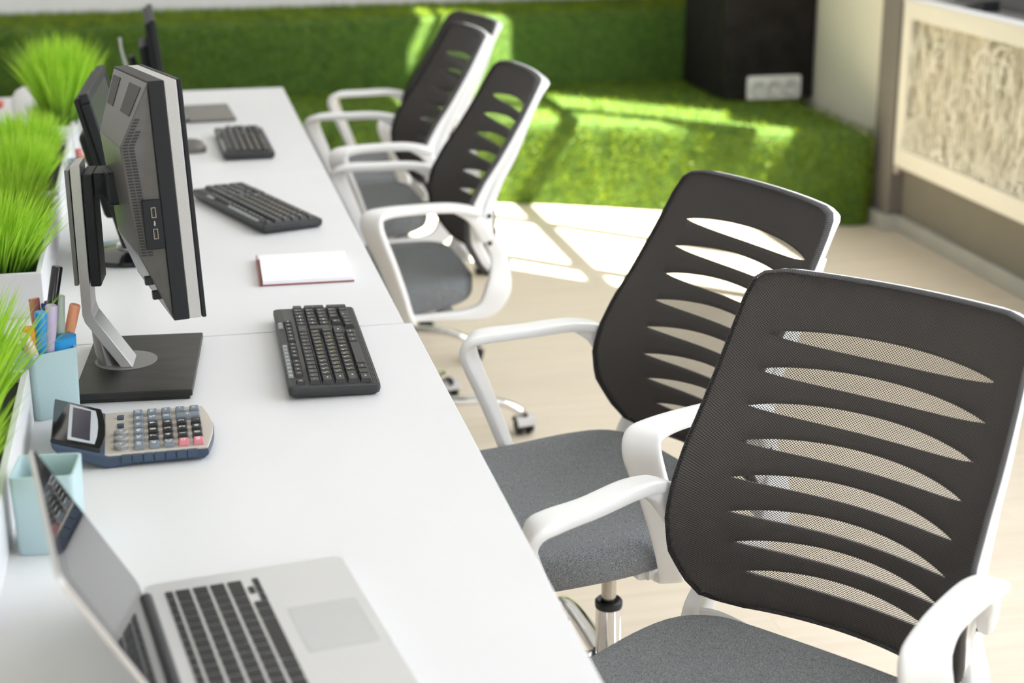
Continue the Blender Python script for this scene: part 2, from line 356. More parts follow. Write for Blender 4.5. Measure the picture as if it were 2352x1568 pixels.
n = 24000; x = rg.uniform(-1.6, 2.77, n); y = rg.uniform(7.45, 8.045, n); P = np.stack([x, y-7, np.full(n, .703)], 1); turf(P, np.tile([0, -.15, 1.], (n, 1)), 'tread_turf', upper, 4)

# black pillar box on the step with its socket plate
pil = empty('black_cabinet', (2.64, 6.96, .385), 0, 'tall matt black box standing on the lower turf step against the right wall', 'cabinet')
MB().box(-.215, .20, -.185, .40, 0.0, 1.9).build('body', BLACKBOX, pil, .004)
sp_ = MB().prism(rrect(-.126, .126, -.052, .052, .012), 0, .014, 0, Matrix.Translation((.012, -.186, .05)) @ Matrix.Rotation(R(90), 4, 'X')).build('socket_plate', mat('socket_white', (.8, .79, .78), .4), pil, .002)
for i in (-1, 0, 1):
    mb = MB(); mb.lathe([(.036, 0), (.036, .004), (.031, .006), (.026, .004), (.022, .001)], 24)
    q = mb.build('socket', mat('socket_grey', (.6, .6, .59), .5), sp_, smooth=True); q.matrix_local = Matrix.Translation((.012+i*.076, -.2003, .05)) @ Matrix.Rotation(R(90), 4, 'X')
    mb = MB()
    for s_ in (-1, 1): mb.lathe([(.003, 0), (.003, .0035)], 10, (s_*.0095, 0, .0015))
    q2 = mb.build('pin_hole', RUBBER, sp_); q2.matrix_local = q.matrix_local.copy()

# ------------------------------------------------------------------ radiator screen with cut-out grass pattern (wall hung)
rs = empty('radiator_screen', (2.85, 4.9, .27), 0, 'cream radiator screen with a cut-out grass pattern hung on the taupe wall', 'radiator screen')
y0, y1, zt = -1.35, .915, .638
mb = MB(); fwid = .075
mb.box(-.055, -.04, y0, y1, 0, fwid); mb.box(-.055, -.04, y0, y1, zt-fwid*.85, zt); mb.box(-.055, -.04, y1-.062, y1, fwid, zt-fwid*.85); mb.box(-.055, -.04, y0, y0+.062, fwid, zt-fwid*.85)
mb.build('frame', CREAM, rs, .002)
MB().box(-.06, -.002, y0, y1, zt, zt+.012).build('top_shelf', mat('shelf_white', (.72, .72, .72), .4), rs, .003)
MB().box(-.022, -.014, y0+.03, y1-.03, .05, zt-.05).build('backing', mat('radiator_back', (.58, .53, .41), .7, noise=(30, (.44, .42, .30), .35, .65)), rs)
mb = MB(); rg2 = random.Random(5)
def strip(mb, y, z, L, ang, curl, w0, xo):
    pts = []; n = 6; a = ang; py, pz = y, z
    for i in range(n+1):
        ww = w0*(1-(i/n)**1.5)+.0004; pts.append((py, pz, a, ww)); py += math.sin(a)*L/n; pz += math.cos(a)*L/n; a += curl/n
    vs = []
    for py, pz, a, ww in pts:
        py = min(max(py, y0+.055), y1-.05); pz = min(max(pz, .066), zt-.056)
        vs += [(xo, py+math.cos(a)*ww/2, pz-math.sin(a)*ww/2), (xo, py-math.cos(a)*ww/2, pz+math.sin(a)*ww/2)]
    mb.add(vs, [(2*i, 2*i+1, 2*i+3, 2*i+2) for i in range(n)])
for i in range(950):
    y = rg2.uniform(y0+.05, y1-.05); z = rg2.choice([.06, rg2.uniform(.06, .5), rg2.uniform(.06, .46)])
    s_ = rg2.choice([-1, 1]); big = rg2.random() < .12
    strip(mb, y, z, rg2.uniform(.10, .24), rg2.gauss(0, .3), s_*(rg2.uniform(1.6, 2.9) if big else rg2.uniform(.2, 1.1)), rg2.uniform(.012, .018) if big else rg2.uniform(.005, .010), -.046+rg2.uniform(-.004, .004))
o = mb.build('grass_cutout', CREAM, rs); o['kind'] = 'stuff'
mb = MB(); mb.tube((-.05, .885, -.012), (0, .885, -.012), .013); mb.tube((-.06, .885, -.012), (-.05, .885, -.012), .018)
mb.build('wall_bracket', mat('bracket', (.45, .4, .33), .4), rs, smooth=True)
ws = MB().add([(2.862, 5.50, .9135), (2.93, 5.50, .9135), (2.93, 5.33, .9135), (2.862, 5.33, .9135), (2.93, 5.33, .952), (2.862, 5.33, .952), (2.93, 5.345, .952), (2.862, 5.345, .952)],
              [(0, 1, 2, 3), (3, 2, 4, 5), (5, 4, 6, 7), (7, 6, 1, 0), (0, 3, 5, 7), (1, 6, 4, 2)]).build('door_wedge', RUBBER, None, .002)
tag(ws, 'small black wedge lying on the slate window sill above the radiator screen', 'wedge')

# ------------------------------------------------------------------ desks
def desk(name, y0, y1, xf, xb, label):
    e = empty(name, ((xf+xb)/2, (y0+y1)/2, 0), 0, label, 'desk', 'white desks in two rows')
    hx, hy = abs(xf-xb)/2, (y1-y0)/2-.0012
    MB().box(-hx, hx, -hy, hy, .726, .75).build('desktop', WHITE_LAM, e, .0012)
    for s_ in (-1, 1):
        mb = MB(); yy = s_*(hy-.06)
        mb.box(-hx+.04, -hx+.09, yy-.025, yy+.025, 0, .700); mb.box(hx-.27, hx-.22, yy-.025, yy+.025, 0, .700); mb.box(-hx+.04, hx-.22, yy-.025, yy+.025, .70, .726)
        mb.build('leg_frame', mat('leg_white', (.78, .78, .78), .4), e, .003)
    s_ = -1 if xf > xb else 1
    MB().box(s_*(hx-.03)-.009, s_*(hx-.03)+.009, -hy+.09, hy-.09, .40, .726).build('modesty_panel', WHITE_LAM, e, .001)
    return e
XB = -.312
desk('desk', 1.294, 2.624, .388, XB+.002, 'white desk nearest the viewer, carrying the open laptop and calculator')
desk('desk', 2.626, 3.953, .375, XB+.002, 'middle white desk carrying the notebook with the maroon cover')
desk('desk', 3.955, 5.272, .375, XB+.002, 'far white desk of the front row, beside the turf steps')
desk('desk', 1.294, 2.624, -1.012, XB-.002, 'white desk behind the nearest planter, mostly out of view')
desk('desk', 2.626, 3.953, -1.012, XB-.002, 'white desk behind the middle planters, mostly hidden by the grass')
desk('desk', 3.955, 5.272, -1.012, XB-.002, 'white desk in the rear row carrying the white dome lamp')

# ------------------------------------------------------------------ office chair
YO = .267
SL = [(.862, .0, .1748), (.812, .0224, .1737), (.7624, .0453, .1716), (.7138, .069, .1722), (.6624, .087, .1712), (.6104, .0961, .1707), (.5621, .0951, .165), (.5134, .0865, .1511)]
zk = np.array([.45, .48, .5134, .5621, .6104, .6624, .7138, .7624, .812, .862, .90, .945])
yk = np.array([.072, .079, .0865, .0951, .0961, .087, .069, .0453, .0224, .0, -.0175, -.039])
wk_z = np.array([.450, .456, .470, .50, .55, .614, .70, .78, .86, .905, .930, .940, .945]); wk_w = np.array([.150, .186, .205, .2165, .2265, .2305, .2285, .224, .2185, .2145, .2085, .196, .168])
ak_z = np.array([.45, .56, .66, .76, .86, .945]); ak = np.array([1.15, 1.65, 1.6, 1.15, .80, .62])
wg_z = np.array([.45, .614, .76, .86, .945]); wg = np.array([.030, .024, .012, .006, .004])
def back_pt(u, z, off=0):
    wz = float(np.interp(z, wk_z, wk_w)); x = u*wz; a = float(np.interp(z, ak_z, ak))
    y = float(np.interp(z, zk, yk)) + a*(x*x-.172**2) + float(np.interp(z, wg_z, wg))*max(0, (abs(x)-.17)/.057)**2
    return (x, y-YO+off, z)
NU = 44
US = [math.sin(math.pi/2*(-1+2*i/NU)*.92)/math.sin(math.pi/2*.92) for i in range(NU+1)]
def slot_z(k, u):
    zc, _, ws_ = SL[k]; x = abs(u*float(np.interp(zc, wk_z, wk_w))); s_ = min(1, x/ws_)
    t = .0128*(1-s_**2.2)**.75 if s_ < 1 else 0
    return zc-.003-t, zc-.003+t
def back_shell():
    mb = MB(); lines = [lambda u: .4505]
    for k in range(7, -1, -1):
        lines.append(lambda u, k=k: slot_z(k, u)[0]); lines.append(lambda u, k=k: slot_z(k, u)[1])
    lines.append(lambda u: .9445)
    for b in range(0, len(lines), 2):
        lo, hi = lines[b], lines[b+1]; m_ = 14 if b in (0, 16) else 3
        vs = []; fs = []
        for j in range(m_+1):
            for u in US:
                z = lo(u)+(hi(u)-lo(u))*j/m_; vs.append(back_pt(u, z, -.007))
        W = NU+1
        for j in range(m_):
            for i in range(NU): fs.append((j*W+i, j*W+i+1, (j+1)*W+i+1, (j+1)*W+i))
        mb.add(vs, fs)
    me = mb.mesh('back_ribs'); bm = bmesh.new(); bm.from_mesh(me); bmesh.ops.remove_doubles(bm, verts=bm.verts, dist=.00012); bmesh.ops.recalc_face_normals(bm, faces=bm.faces); bm.to_mesh(me); bm.free()
    return me
def back_mesh():
    ZS = list(np.linspace(.450, .47, 5))+list(np.linspace(.48, .90, 24))+list(np.linspace(.91, .945, 8)); vs = []; uv = []
    for z in ZS:
        for u in US:
            p = back_pt(u, z, .004); vs.append(p); uv.append((p[0]*1.06, z*1.05))
    W = NU+1; fs = [(j*W+i, j*W+i+1, (j+1)*W+i+1, (j+1)*W+i) for j in range(len(ZS)-1) for i in range(NU)]
    # wrap round the rim
    loop = [i for i in range(W)] + [j*W+NU for j in range(1, len(ZS))] + [(len(ZS)-1)*W+i for i in range(NU-1, -1, -1)] + [j*W for j in range(len(ZS)-2, 0, -1)]
    b = len(vs)
    for q in loop:
        x, y, z = vs[q]; cx, cz = 0, .69; d = Vector((x-cx, 0, (z-cz)*.9)).normalized()
        vs.append((x+d.x*.004, y-.006, z+d.z*.004)); uv.append((uv[q][0]+d.x*.008, uv[q][1]+d.z*.008))
    b2 = len(vs)
    for q in loop:
        x, y, z = vs[q]; cx, cz = 0, .69; d = Vector((x-cx, 0, (z-cz)*.9)).normalized()
        vs.append((x+d.x*.002, y-.016, z+d.z*.002)); uv.append((uv[q][0]+d.x*.018, uv[q][1]+d.z*.018))
    m_ = len(loop)
    for i in range(m_): 
        j = (i+1) % m_; fs.append((loop[i], b+i, b+j, loop[j])); fs.append((b+i, b2+i, b2+j, b+j))
    nmain = (len(ZS)-1)*NU
    me = bpy.data.meshes.new('mesh_back'); me.from_pydata(vs, [], fs); ul = me.uv_layers.new(name='UVMap')
    for p in me.polygons:
        p.use_smooth = True
        if p.index >= nmain: p.material_index = 1
        for li in p.loop_indices: ul.data[li].uv = uv[me.loops[li].vertex_index]
    return me
def rim_frame():
    """white frame that runs round the edge of the back, behind the mesh"""
    mb = MB(); zs = [.452, .456, .463, .475, .50, .55, .60, .65, .70, .75, .80, .85, .89, .915, .930, .938, .943]; P = []
    for z in zs: P.append(back_pt(1, z))
    top = [back_pt(u, .9445) for u in (.9, .6, .3, 0, -.3, -.6, -.9)]
    P = P + top + [(-p[0], p[1], p[2]) for p in reversed(P)] + [back_pt(u, .4505) for u in (-.8, -.4, 0, .4, .8)]
    n = len(P); rings = []
    for i in range(n):
        p = Vector(P[i]); back = Vector((0, -1, 0)); cz = min(max(p.z, .49), .905); cx = min(max(p.x, -.165), .165)
        side = Vector((p.x-cx, 0, p.z-cz)); side = side.normalized() if side.length > 1e-6 else Vector((0, 0, 1))
        zz = p.z; dep = float(np.interp(zz, [.45, .6, .75, .945], [.030, .033, .027, .021]))
        q = [p+back*.0120+side*.0015, p+back*dep+side*.001, p+back*(dep+.012)-side*.009, p+back*.034-side*.009]
        rings.append(q)
    rings.append(rings[0]); mb.rings(rings, False, False)
    return mb
chair0 = empty('office_chair')
link('mesh_back', back_mesh(), chair0, [MESH, MESH_RIM])
o = link('back_ribs', back_shell(), chair0, RIB, True); md = o.modifiers.new('thick', 'SOLIDIFY'); md.thickness = .005; md.offset = -1
rim_frame().build('back_frame', WHITE_PL, chair0, 0, smooth=True)
def seat_mesh():
    oy = [.118, .130, .16, .23, .38, .50, .57, .605, .615]; ow = [.13, .180, .215, .238, .250, .246, .225, .17, .11]
    fine = np.linspace(0, 1, 15); yy = [.118+(.615-.118)*(1-math.cos(math.pi*t))/2 for t in fine]; ww = np.interp(yy, oy, ow)
    out = [(w_, y) for w_, y in zip(ww, yy)]; loop = out + [(-w_, y) for w_, y in reversed(out)]
    def zt(y): return float(np.interp(y, [.13, .20, .35, .48, .56, .60, .62], [.468, .460, .452, .457, .455, .446, .436]))
    rings = []; cyy = .38
    for s_, dz in ((.02, -.004), (.35, -.004), (.65, -.002), (.85, 0), (.93, -.001), (.97, -.004), (.992, -.011), (1.0, -.022), (1.0, -.05), (.985, -.064), (.94, -.070), (.5, -.071)):
        rings.append([(x*s_, (cyy+(y-cyy)*s_)-YO, zt(cyy+(y-cyy)*s_)+dz) for x, y in loop])
    mb = MB(); mb.rings(rings); return mb
o = seat_mesh().build('seat', SEAT, chair0, 0, smooth=True); md = o.modifiers.new('soft', 'SUBSURF'); md.levels = 1; md.render_levels = 1
mb = MB(); mb.prism(rrect(-.19, .19, .20-YO, .575-YO, .06), .380, .394); mb.box(-.10, .10, .24-YO, .44-YO, .345, .382)
mb.box(-.05, .05, .50-YO, .58-YO, .377, .388)
mb.build('seat_plate', SEAT_B, chair0, .004)
for s_ in (-1, 1):
    mb = MB(); X = (1, 0, 0); Dg = (.7071, -.7071, 0)
    def V3(x, y, z, hw, ht, ax): return (s_*x, y-YO, z, hw, ht, s_*ax[0], ax[1], ax[2])
    sweep(mb, [V3(.256, .128, .640, .018, .008, X), V3(.258, .155, .650, .022, .010, X), V3(.260, .21, .659, .0235, .010, X), V3(.265, .30, .660, .023, .010, X), V3(.277, .362, .659, .0265, .010, (.88, -.47, 0)),
               V3(.286, .392, .652, .030, .010, (.76, -.65, 0)), V3(.292, .399, .632, .031, .010, Dg), V3(.292, .390, .60, .030, .010, Dg), V3(.288, .366, .54, .0265, .010, Dg), V3(.278, .338, .46, .023, .010, Dg), V3(.266, .318, .395, .021, .010, Dg),
               V3(.250, .31, .375, .021, .010, (.3, -.95, 0)), V3(.20, .305, .370, .022, .010, (0, -1, 0)), V3(.12, .30, .368, .022, .009, (0, -1, 0))], 5, sq=5, k=16)
    a = mb.build('armrest', WHITE_PL, chair0, 0, smooth=True)
    mb = MB()   # flare that ties the arm to the back frame
    sweep(mb, [V3(.256, .19, .650, .016, .006, X), V3(.254, .152, .634, .014, .014, X), V3(.248, .126, .605, .012, .018, X), V3(.242, .108, .57, .010, .016, X)], 4, sq=4, k=14)
    mb.build('arm_bracket', WHITE_PL, chair0, 0, smooth=True)
    mb = MB(); Yx = (0, 1, 0)
    def V4(dy, z, hw, hx=.013, ax=(1, 0, 0)):      # dy measured from the edge of the back
        e = back_pt(1, z) if z > .47 else None
        x, y = ((e[0]-hx-.001, e[1]+dy) if e else (.222-.0, dy-YO)); return (s_*x, y, z, hx, hw, ax[0], ax[1], ax[2])
    sweep(mb, [V4(-.030, .87, .003, .003), V4(-.036, .82, .006, .006), V4(-.043, .76, .009, .008), V4(-.049, .71, .010, .008), V4(-.056, .64, .012, .008), V4(-.060, .575, .014, .008), V4(-.062, .51, .020, .009), V4(.074, .437, .032), V4(.104, .388, .025), V4(.155, .374, .014), V4(.24, .375, .010), V4(.34, .378, .010)], 5, sq=5, k=16)
    mb.build('side_frame', WHITE_PL, chair0, 0, smooth=True)
    for zb in (.625, .555, .485):
        e = back_pt(1, zb); MB().tube((s_*(e[0]-.004), e[1]-.060, zb), (s_*(e[0]+.0025), e[1]-.060, zb), .0055, n=12).build('bolt', RUBBER, chair0, 0, smooth=True)
mb = MB(); sweep(mb, [(-.222, .20-YO, .372, .02, .009, 0, 1, 0), (0, .20-YO, .368, .022, .009, 0, 1, 0), (.222, .20-YO, .372, .02, .009, 0, 1, 0)], 6); sweep(mb, [(-.222, .335-YO, .373, .018, .008, 0, 1, 0), (0, .335-YO, .370, .02, .008, 0, 1, 0), (.222, .335-YO, .373, .018, .008, 0, 1, 0)], 6)
mb.build('under_frame', WHITE_PL, chair0, 0, smooth=True)
for s_ in (-1, 1):
    mb = MB(); sweep(mb, [(s_*.225, .088-YO, .418, .020, .006, 0, .35, 1), (s_*.19, .078-YO, .420, .020, .006, 0, .35, 1), (s_*.145, .070-YO, .416, .014, .005, 0, .35, 1)], 4)
    mb.build('back_foot', WHITE_PL, chair0, 0, smooth=True)
mb = MB(); mb.lathe([(.0138, .19), (.0138, .36)], 24); mb.build('gas_cylinder', STEEL, chair0, 0, smooth=True)
mb = MB(); mb.lathe([(.0235, .085), (.0235, .200)], 28); mb.build('sleeve', CHROME, chair0, 0, smooth=True)
mb = MB(); mb.lathe([(.0245, .198), (.0255, .202), (.0255, .210), (.022, .214), (.0155, .210), (.014, .205)], 28); mb.build('collar', RUBBER, chair0, 0, smooth=True)
mb = MB(); mb.lathe([(.020, .062), (.042, .064), (.046, .075), (.044, .092), (.030, .10), (.0235, .101)], 28); mb.build('hub', RUBBER, chair0, 0, smooth=True)
mb = MB(); sweep(mb, [(.03, -.03, .362, .006, .005, 0, 1, 0), (.16, .02, .362, .006, .005, 0, 1, 0), (.235, .03, .352, .013, .004, 0, 1, 0)], 4); mb.build('lever', BLACK_PL, chair0, 0, smooth=True)
LEG0 = 0.0
mb = MB(); sweep(mb, [(.03, 0, .088, .021, .013, 0, 1, 0), (.10, 0, .093, .020, .013, 0, 1, 0), (.19, 0, .094, .018, .012, 0, 1, 0), (.25, 0, .086, .0165, .011, 0, 1, 0), (.29, 0, .068, .014, .010, 0, 1, 0), (.305, 0, .058, .010, .008, 0, 1, 0)], 6, sq=2.4)
leg_me = mb.mesh('base_leg', clean=True); leg_me.materials.append(CHROME)
for p in leg_me.polygons: p.use_smooth = True
mb = MB()
for s_ in (-1, 1): 
    mb.rings([[(r*math.cos(2*math.pi*i/20), s_*yv, .025+r*math.sin(2*math.pi*i/20)) for i in range(20)] for r, yv in ((.018, .006), (.0245, .008), (.025, .012), (.024, .021), (.017, .024))])
mb.box(-.012, .012, -.007, .007, .015, .058); mb.tube((-.022, 0, .045), (-.022, 0, .058), .006)
wh_me = mb.mesh('caster', clean=True); wh_me.materials.append(RUBBER)
def hood():
    m2 = MB(); rings = []
    for i in range(9):
        a = R(10+i*20); rings.append([(.0285*math.cos(a), y, .025+.0285*math.sin(a)) for y in (-.026, .026)]+[(.0265*math.cos(a), y, .025+.0265*math.sin(a)) for y in (.026, -.026)])
    m2.rings(rings); return m2.mesh('caster_hood', clean=True)
hd_me = hood(); hd_me.materials.append(mat('caster_grey', (.55, .53, .52), .4))
for i in range(5):
    lg = link('base_leg', leg_me, chair0); lg.rotation_euler = (0, 0, LEG0+i*2*math.pi/5)
    cs = link('caster', wh_me, lg); cs.location = (.305, 0, 0); cs.rotation_euler = (0, 0, R(40+i*63))
    ch = link('caster_hood', hd_me, lg); ch.location = (.305, 0, 0); ch.rotation_euler = (0, 0, R(40+i*63))
CH = [(.727, 1.806, 232.0, 0, 10, 'grey office chair nearest the viewer, its mesh back turned most towards us'),
      (.731, 2.567, 253.0, 0, -22, 'second chair from the viewer, its chrome gas lift showing between seat and nearer chair'),
      (.584, 4.021, 268.4, .019, -41.6, 'white framed office chair pulled up to the middle desk, nearest of the three distant chairs'),
      (.580, 4.694, 268.3, .042, 20, 'white framed chair between two others at the far desk, overlapping the farthest chair'),
      (.780, 5.561, 258.8, -.027, 30, 'farthest office chair, standing right in front of the turf steps')]
for i, (x, y, a, dz, lr, lab) in enumerate(CH):
    c_ = chair0 if i == 0 else copy_tree(chair0)
    c_.location = (x, y, 0); c_.rotation_euler = (0, 0, -R(a)); tag(c_, lab, 'chair', 'white framed mesh office chairs along the desks')
    for q in c_.children:
        nm = q.name.split('.')[0]
        if nm == 'base_leg': q.rotation_euler[2] += R(lr)
        elif nm in ('sleeve', 'collar', 'hub'): pass
        else: q.location.z += dz

# ------------------------------------------------------------------ text helper
TXT = {}
def text_mesh(s, size, m, ext=.00006):
    key = (s, size, m.name)
    if key in TXT: return TXT[key]
    c_ = bpy.data.curves.new('t', 'FONT'); c_.body = s; c_.size = size; c_.align_x = 'CENTER'; c_.align_y = 'CENTER'; c_.resolution_u = 2; c_.extrude = ext
    ob = bpy.data.objects.new('t', c_); COL.objects.link(ob); bpy.context.view_layer.update()
    me = bpy.data.meshes.new_from_object(ob.evaluated_get(bpy.context.evaluated_depsgraph_get())); bpy.data.objects.remove(ob); bpy.data.curves.remove(c_)
    me.materials.clear(); me.materials.append(m); me.name = 'legend'; TXT[key] = me; return me
# ------------------------------------------------------------------ keyboards ; local +X = towards the user, +Y = user's right
PT = .01905
ROWS = [
 (0, [(0,1,'~','Ё'),(1,1,'1',''),(2,1,'2',''),(3,1,'3',''),(4,1,'4',''),(5,1,'5',''),(6,1,'6',''),(7,1,'7',''),(8,1,'8',''),(9,1,'9',''),(10,1,'0',''),(11,1,'-',''),(12,1,'=',''),(13.5,2,'<-','')]),
 (1, [(.25,1.5,'Tab','')]+[(1.5+i,1,c,r) for i,(c,r) in enumerate(zip('QWERTYUIOP[]','ЙЦУКЕНГШЩЗХЪ'))]),
 (2, [(.375,1.75,'Caps','')]+[(1.75+i,1,c,r) for i,(c,r) in enumerate(zip("ASDFGHJKL;'",'ФЫВАПРОЛДЖЭ'))]),
 (3, [(.625,2.25,'Shift','')]+[(2.25+i,1,c,r) for i,(c,r) in enumerate(zip('ZXCVBNM,./','ЯЧСМИТЬБЮ.'))]+[(12.9,2.2,'Shift','')]),
 (4, [(.25,1.5,'Ctrl',''),(1.6,1.15,'',''),(2.8,1.2,'Alt',''),(6.35,5.8,'',''),(9.9,1.2,'Alt',''),(11.1,1.15,'Fn',''),(12.3,1.2,'Ctrl','')]),
]
def build_keyboard():
    e = empty('keyboard')
    # tray: origin at key column 0 / number row
    x0, x1, y0, y1 = -2.15*PT, 4.0*PT+.021, -.018, 20.5*PT+.006
    mb = MB(); r = rrect(x0, x1, y0, y1, .007, 4)
    def ring(d, z, dz=0): return [(x*(1-0)+(-d if x > (x0+x1)/2 else d), y+(-d if y > (y0+y1)/2 else d), z+dz) for x, y in r]
    mb.rings([ring(.006, .000), ring(.0015, .004), ring(0, .010), ring(.0005, .0165), ring(.003, .018)])
    mb.build('tray', mat('keyboard_black', (.022, .023, .025), .42, noise=(500, (.032, .033, .035), .35, .65)), e, 0, smooth=True)
    mb = MB()
    for i in range(7): mb.box(x1-.0205+i*.0026, x1-.0190+i*.0026, y0+.004, y1-.006, .018, .0186)
    for i in range(6): mb.box(x0+.004+i*.0019, x0+.0049+i*.0019, y0+.004, y1-.006, .018, .0185)
    o = mb.build('ribbed_edge', MATS['keyboard_black'], e); o['kind'] = 'stuff'
    KM = mat('key_black', (.016, .016, .017), .4, bump=(2500, .15))
    def key(cx, cy, wx, wy, s1, s2, hh=.0068):
        k = MB().key(cx, cy, wx, wy, .0178, hh, .0026, .0022, sx=-.0004).build('key', KM, e, 0)
        if s1:
            sz = .0050 if len(s1) < 2 else .0036
            q = link('legend', text_mesh(s1, sz, LEG_W), k); q.location = (cx-(.0022 if len(s1) < 2 else 0), cy-.0022*(len(s1) < 2), .0178+hh+.00008); q.rotation_euler = (0, 0, R(90))
        if s2:
            q = link('legend', text_mesh(s2, .0044, LEG_Y), k); q.location = (cx+.0018, cy+.0025, .0178+hh+.00008); q.rotation_euler = (0, 0, R(90))
        return k
    G = .0012
    for r_, ks in ROWS:
        for c_, w_, a, b in ks: key(r_*PT, c_*PT, PT-G, w_*PT-G, a, b)
    key(1.5*PT, 13.75*PT, 2*PT-G, 1.25*PT-G, '', ''); key(2*PT, 12.9*PT, PT-G, .9*PT-G, '\\', '')
    f = -1.12
    key(f*PT, 0, .0135, .0155, 'Esc', '', .005)
    i = 0
    for g in (1.9, 6.4, 10.9):
        for k in range(4): i += 1; key(f*PT, (g+k)*PT, .0135, .0165, 'F%d' % i, '', .005)
    for k, t in enumerate(('Prt', 'Pau')): key(f*PT, (15+k)*PT, .0135, .0155, t, '', .005)
    for r_, ts in ((0, ('Ins', 'Home')), (1, ('Del', 'End')), (2, ('PgU', 'PgD'))):
        for k, t in enumerate(ts): key(r_*PT, (15+k)*PT, PT-G, PT-G, t, '')
    key(3*PT+.002, 15.5*PT, PT-G, PT-G, '↑', '')
    for k, t in enumerate('←↓→'): key(4*PT+.002, (14.5+k)*PT, PT-G, PT-G, t, '')
    for r_, ts in ((0, ('Num', '/', '*', '-')), (1, '789'), (2, '456'), (3, '123')):
        for k, t in enumerate(ts): key(r_*PT, (17.05+k)*PT, PT-G, PT-G, t, '')
    key(1.5*PT, 20.05*PT, 2*PT-G, PT-G, '+', ''); key(3.5*PT, 20.05*PT, 2*PT-G, PT-G, '', ''); key(4*PT, 17.55*PT, PT-G, 2*PT-G, '0', ''); key(4*PT, 19.05*PT, PT-G, PT-G, '.', '')
    MK = mat('media_key_grey', (.24, .25, .26), .35)
    for i in range(9): MB().key(-1.78*PT, (1.7+i*.95)*PT, .0085, .0135, .0178, .003, .0012, .0012).build('media_key', MK, e)
    for k in (14.9, 15.75): MB().key(-1.78*PT, k*PT, .0085, .0135, .0178, .003, .0012, .0012).build('media_key', MK, e)
    return e
kb = build_keyboard()
kb.location = (.1896, 2.2886, .7529); kb.rotation_euler = (0, R(1.4), -R(1.0)); tag(kb, 'black full-size keyboard with grey media keys lying across the seam of the nearest two desks', 'keyboard', 'black desktop keyboards')
kb2 = copy_tree(kb); kb2.location = (.2125, 3.3265, .7529); kb2.rotation_euler = (0, R(1.4), R(19.5)); tag(kb2, 'black keyboard lying askew on the middle desk beyond the maroon notebook', 'keyboard', 'black desktop keyboards')
kb3 = copy_tree(kb); kb3.location = (.172, 4.113, .7529); kb3.rotation_euler = (0, R(1.4), R(1.5)); kb3.scale = (.95, .88, 1); tag(kb3, 'black keyboard on the far desk in front of the dark tablet', 'keyboard', 'black desktop keyboards')

# ------------------------------------------------------------------ monitor 1
def frame_from(n, w_, u, c_):
    return Matrix(((n[0], w_[0], u[0], c_[0]), (n[1], w_[1], u[1], c_[1]), (n[2], w_[2], u[2], c_[2]), (0, 0, 0, 1)))
mon = empty('monitor', (-.065, 2.462, .75), 0, 'black monitor with silver side band seen from behind on a square black base', 'monitor')
a, t, r_ = R(7.75), R(1.55), R(-4.9)
n0 = Vector((math.cos(a), math.sin(a), 0)); w0 = Vector((-math.sin(a), math.cos(a), 0)); uz = Vector((0, 0, 1))
n_ = n0*math.cos(t)+uz*math.sin(t); ua = uz*math.cos(t)-n0*math.sin(t); w_ = w0*math.cos(r_)+ua*math.sin(r_); u_ = ua*math.cos(r_)-w0*math.sin(r_)
MC = Vector((.002, 2.458, 1.05))
ML = Matrix.Translation((.065, -2.462, -.75)) @ frame_from(n_, w_, u_, MC)
W, HH = .422, .336
def mpart(mb, name, m, bevel=0, parent=mon, smooth=False, label=None):
    o = mb.build(name, m, parent, bevel, smooth=smooth, label=label); o.matrix_local = ML.copy(); return o
hw, hh = W/2, HH/2
mb = MB()
for b in ((-.0, hw), ):
    mb.box(-.006, 0, -hw, -hw+.016, -hh, hh); mb.box(-.006, 0, hw-.016, hw, -hh, hh); mb.box(-.006, 0, -hw+.016, hw-.016, -hh, -hh+.02); mb.box(-.006, 0, -hw+.016, hw-.016, hh-.016, hh)
mpart(mb, 'bezel', BLACK_PL, .0012)
mpart(MB().box(-.0055, -.003, -hw+.015, hw-.015, -hh+.019, hh-.015), 'screen', SCREEN)
mpart(MB().box(-.024, -.0072, -hw+.0006, hw-.0006, -hh+.0006, hh-.0006), 'side_band', SILVER, .001, label='silver band around the monitor edge')
mpart(MB().box(-.0074, -.0058, -hw+.003, hw-.003, -hh+.003, hh-.003), 'shadow_gap', RUBBER)
mb = MB(); mb.box(-.046, -.024, -hw, hw, -hh, hh); mpart(mb, 'rear_rim', BLACK_PL, .0012)
# bulging rear cover
bt, bb = hh-.088, -hh+.094; ins = .014
P0 = [(-.046, -hw+.004, hh-.002), (-.046, hw-.004, hh-.002), (-.092, hw-.140, bt), (-.092, -hw+ins, bt), (-.082, hw-.140, bb), (-.082, -hw+ins, bb), (-.046, hw-.004, -hh+.002), (-.046, -hw+.004, -hh+.002)]
mb = MB().add(P0, [(0, 1, 2, 3), (3, 2, 4, 5), (5, 4, 6, 7), (0, 3, 5, 7), (1, 6, 4, 2), (0, 7, 6, 1)])
cover = mpart(mb, 'rear_cover', GREY_PL, .0015)
def lerp3(p, q, s_): return Vector(p)*(1-s_)+Vector(q)*s_
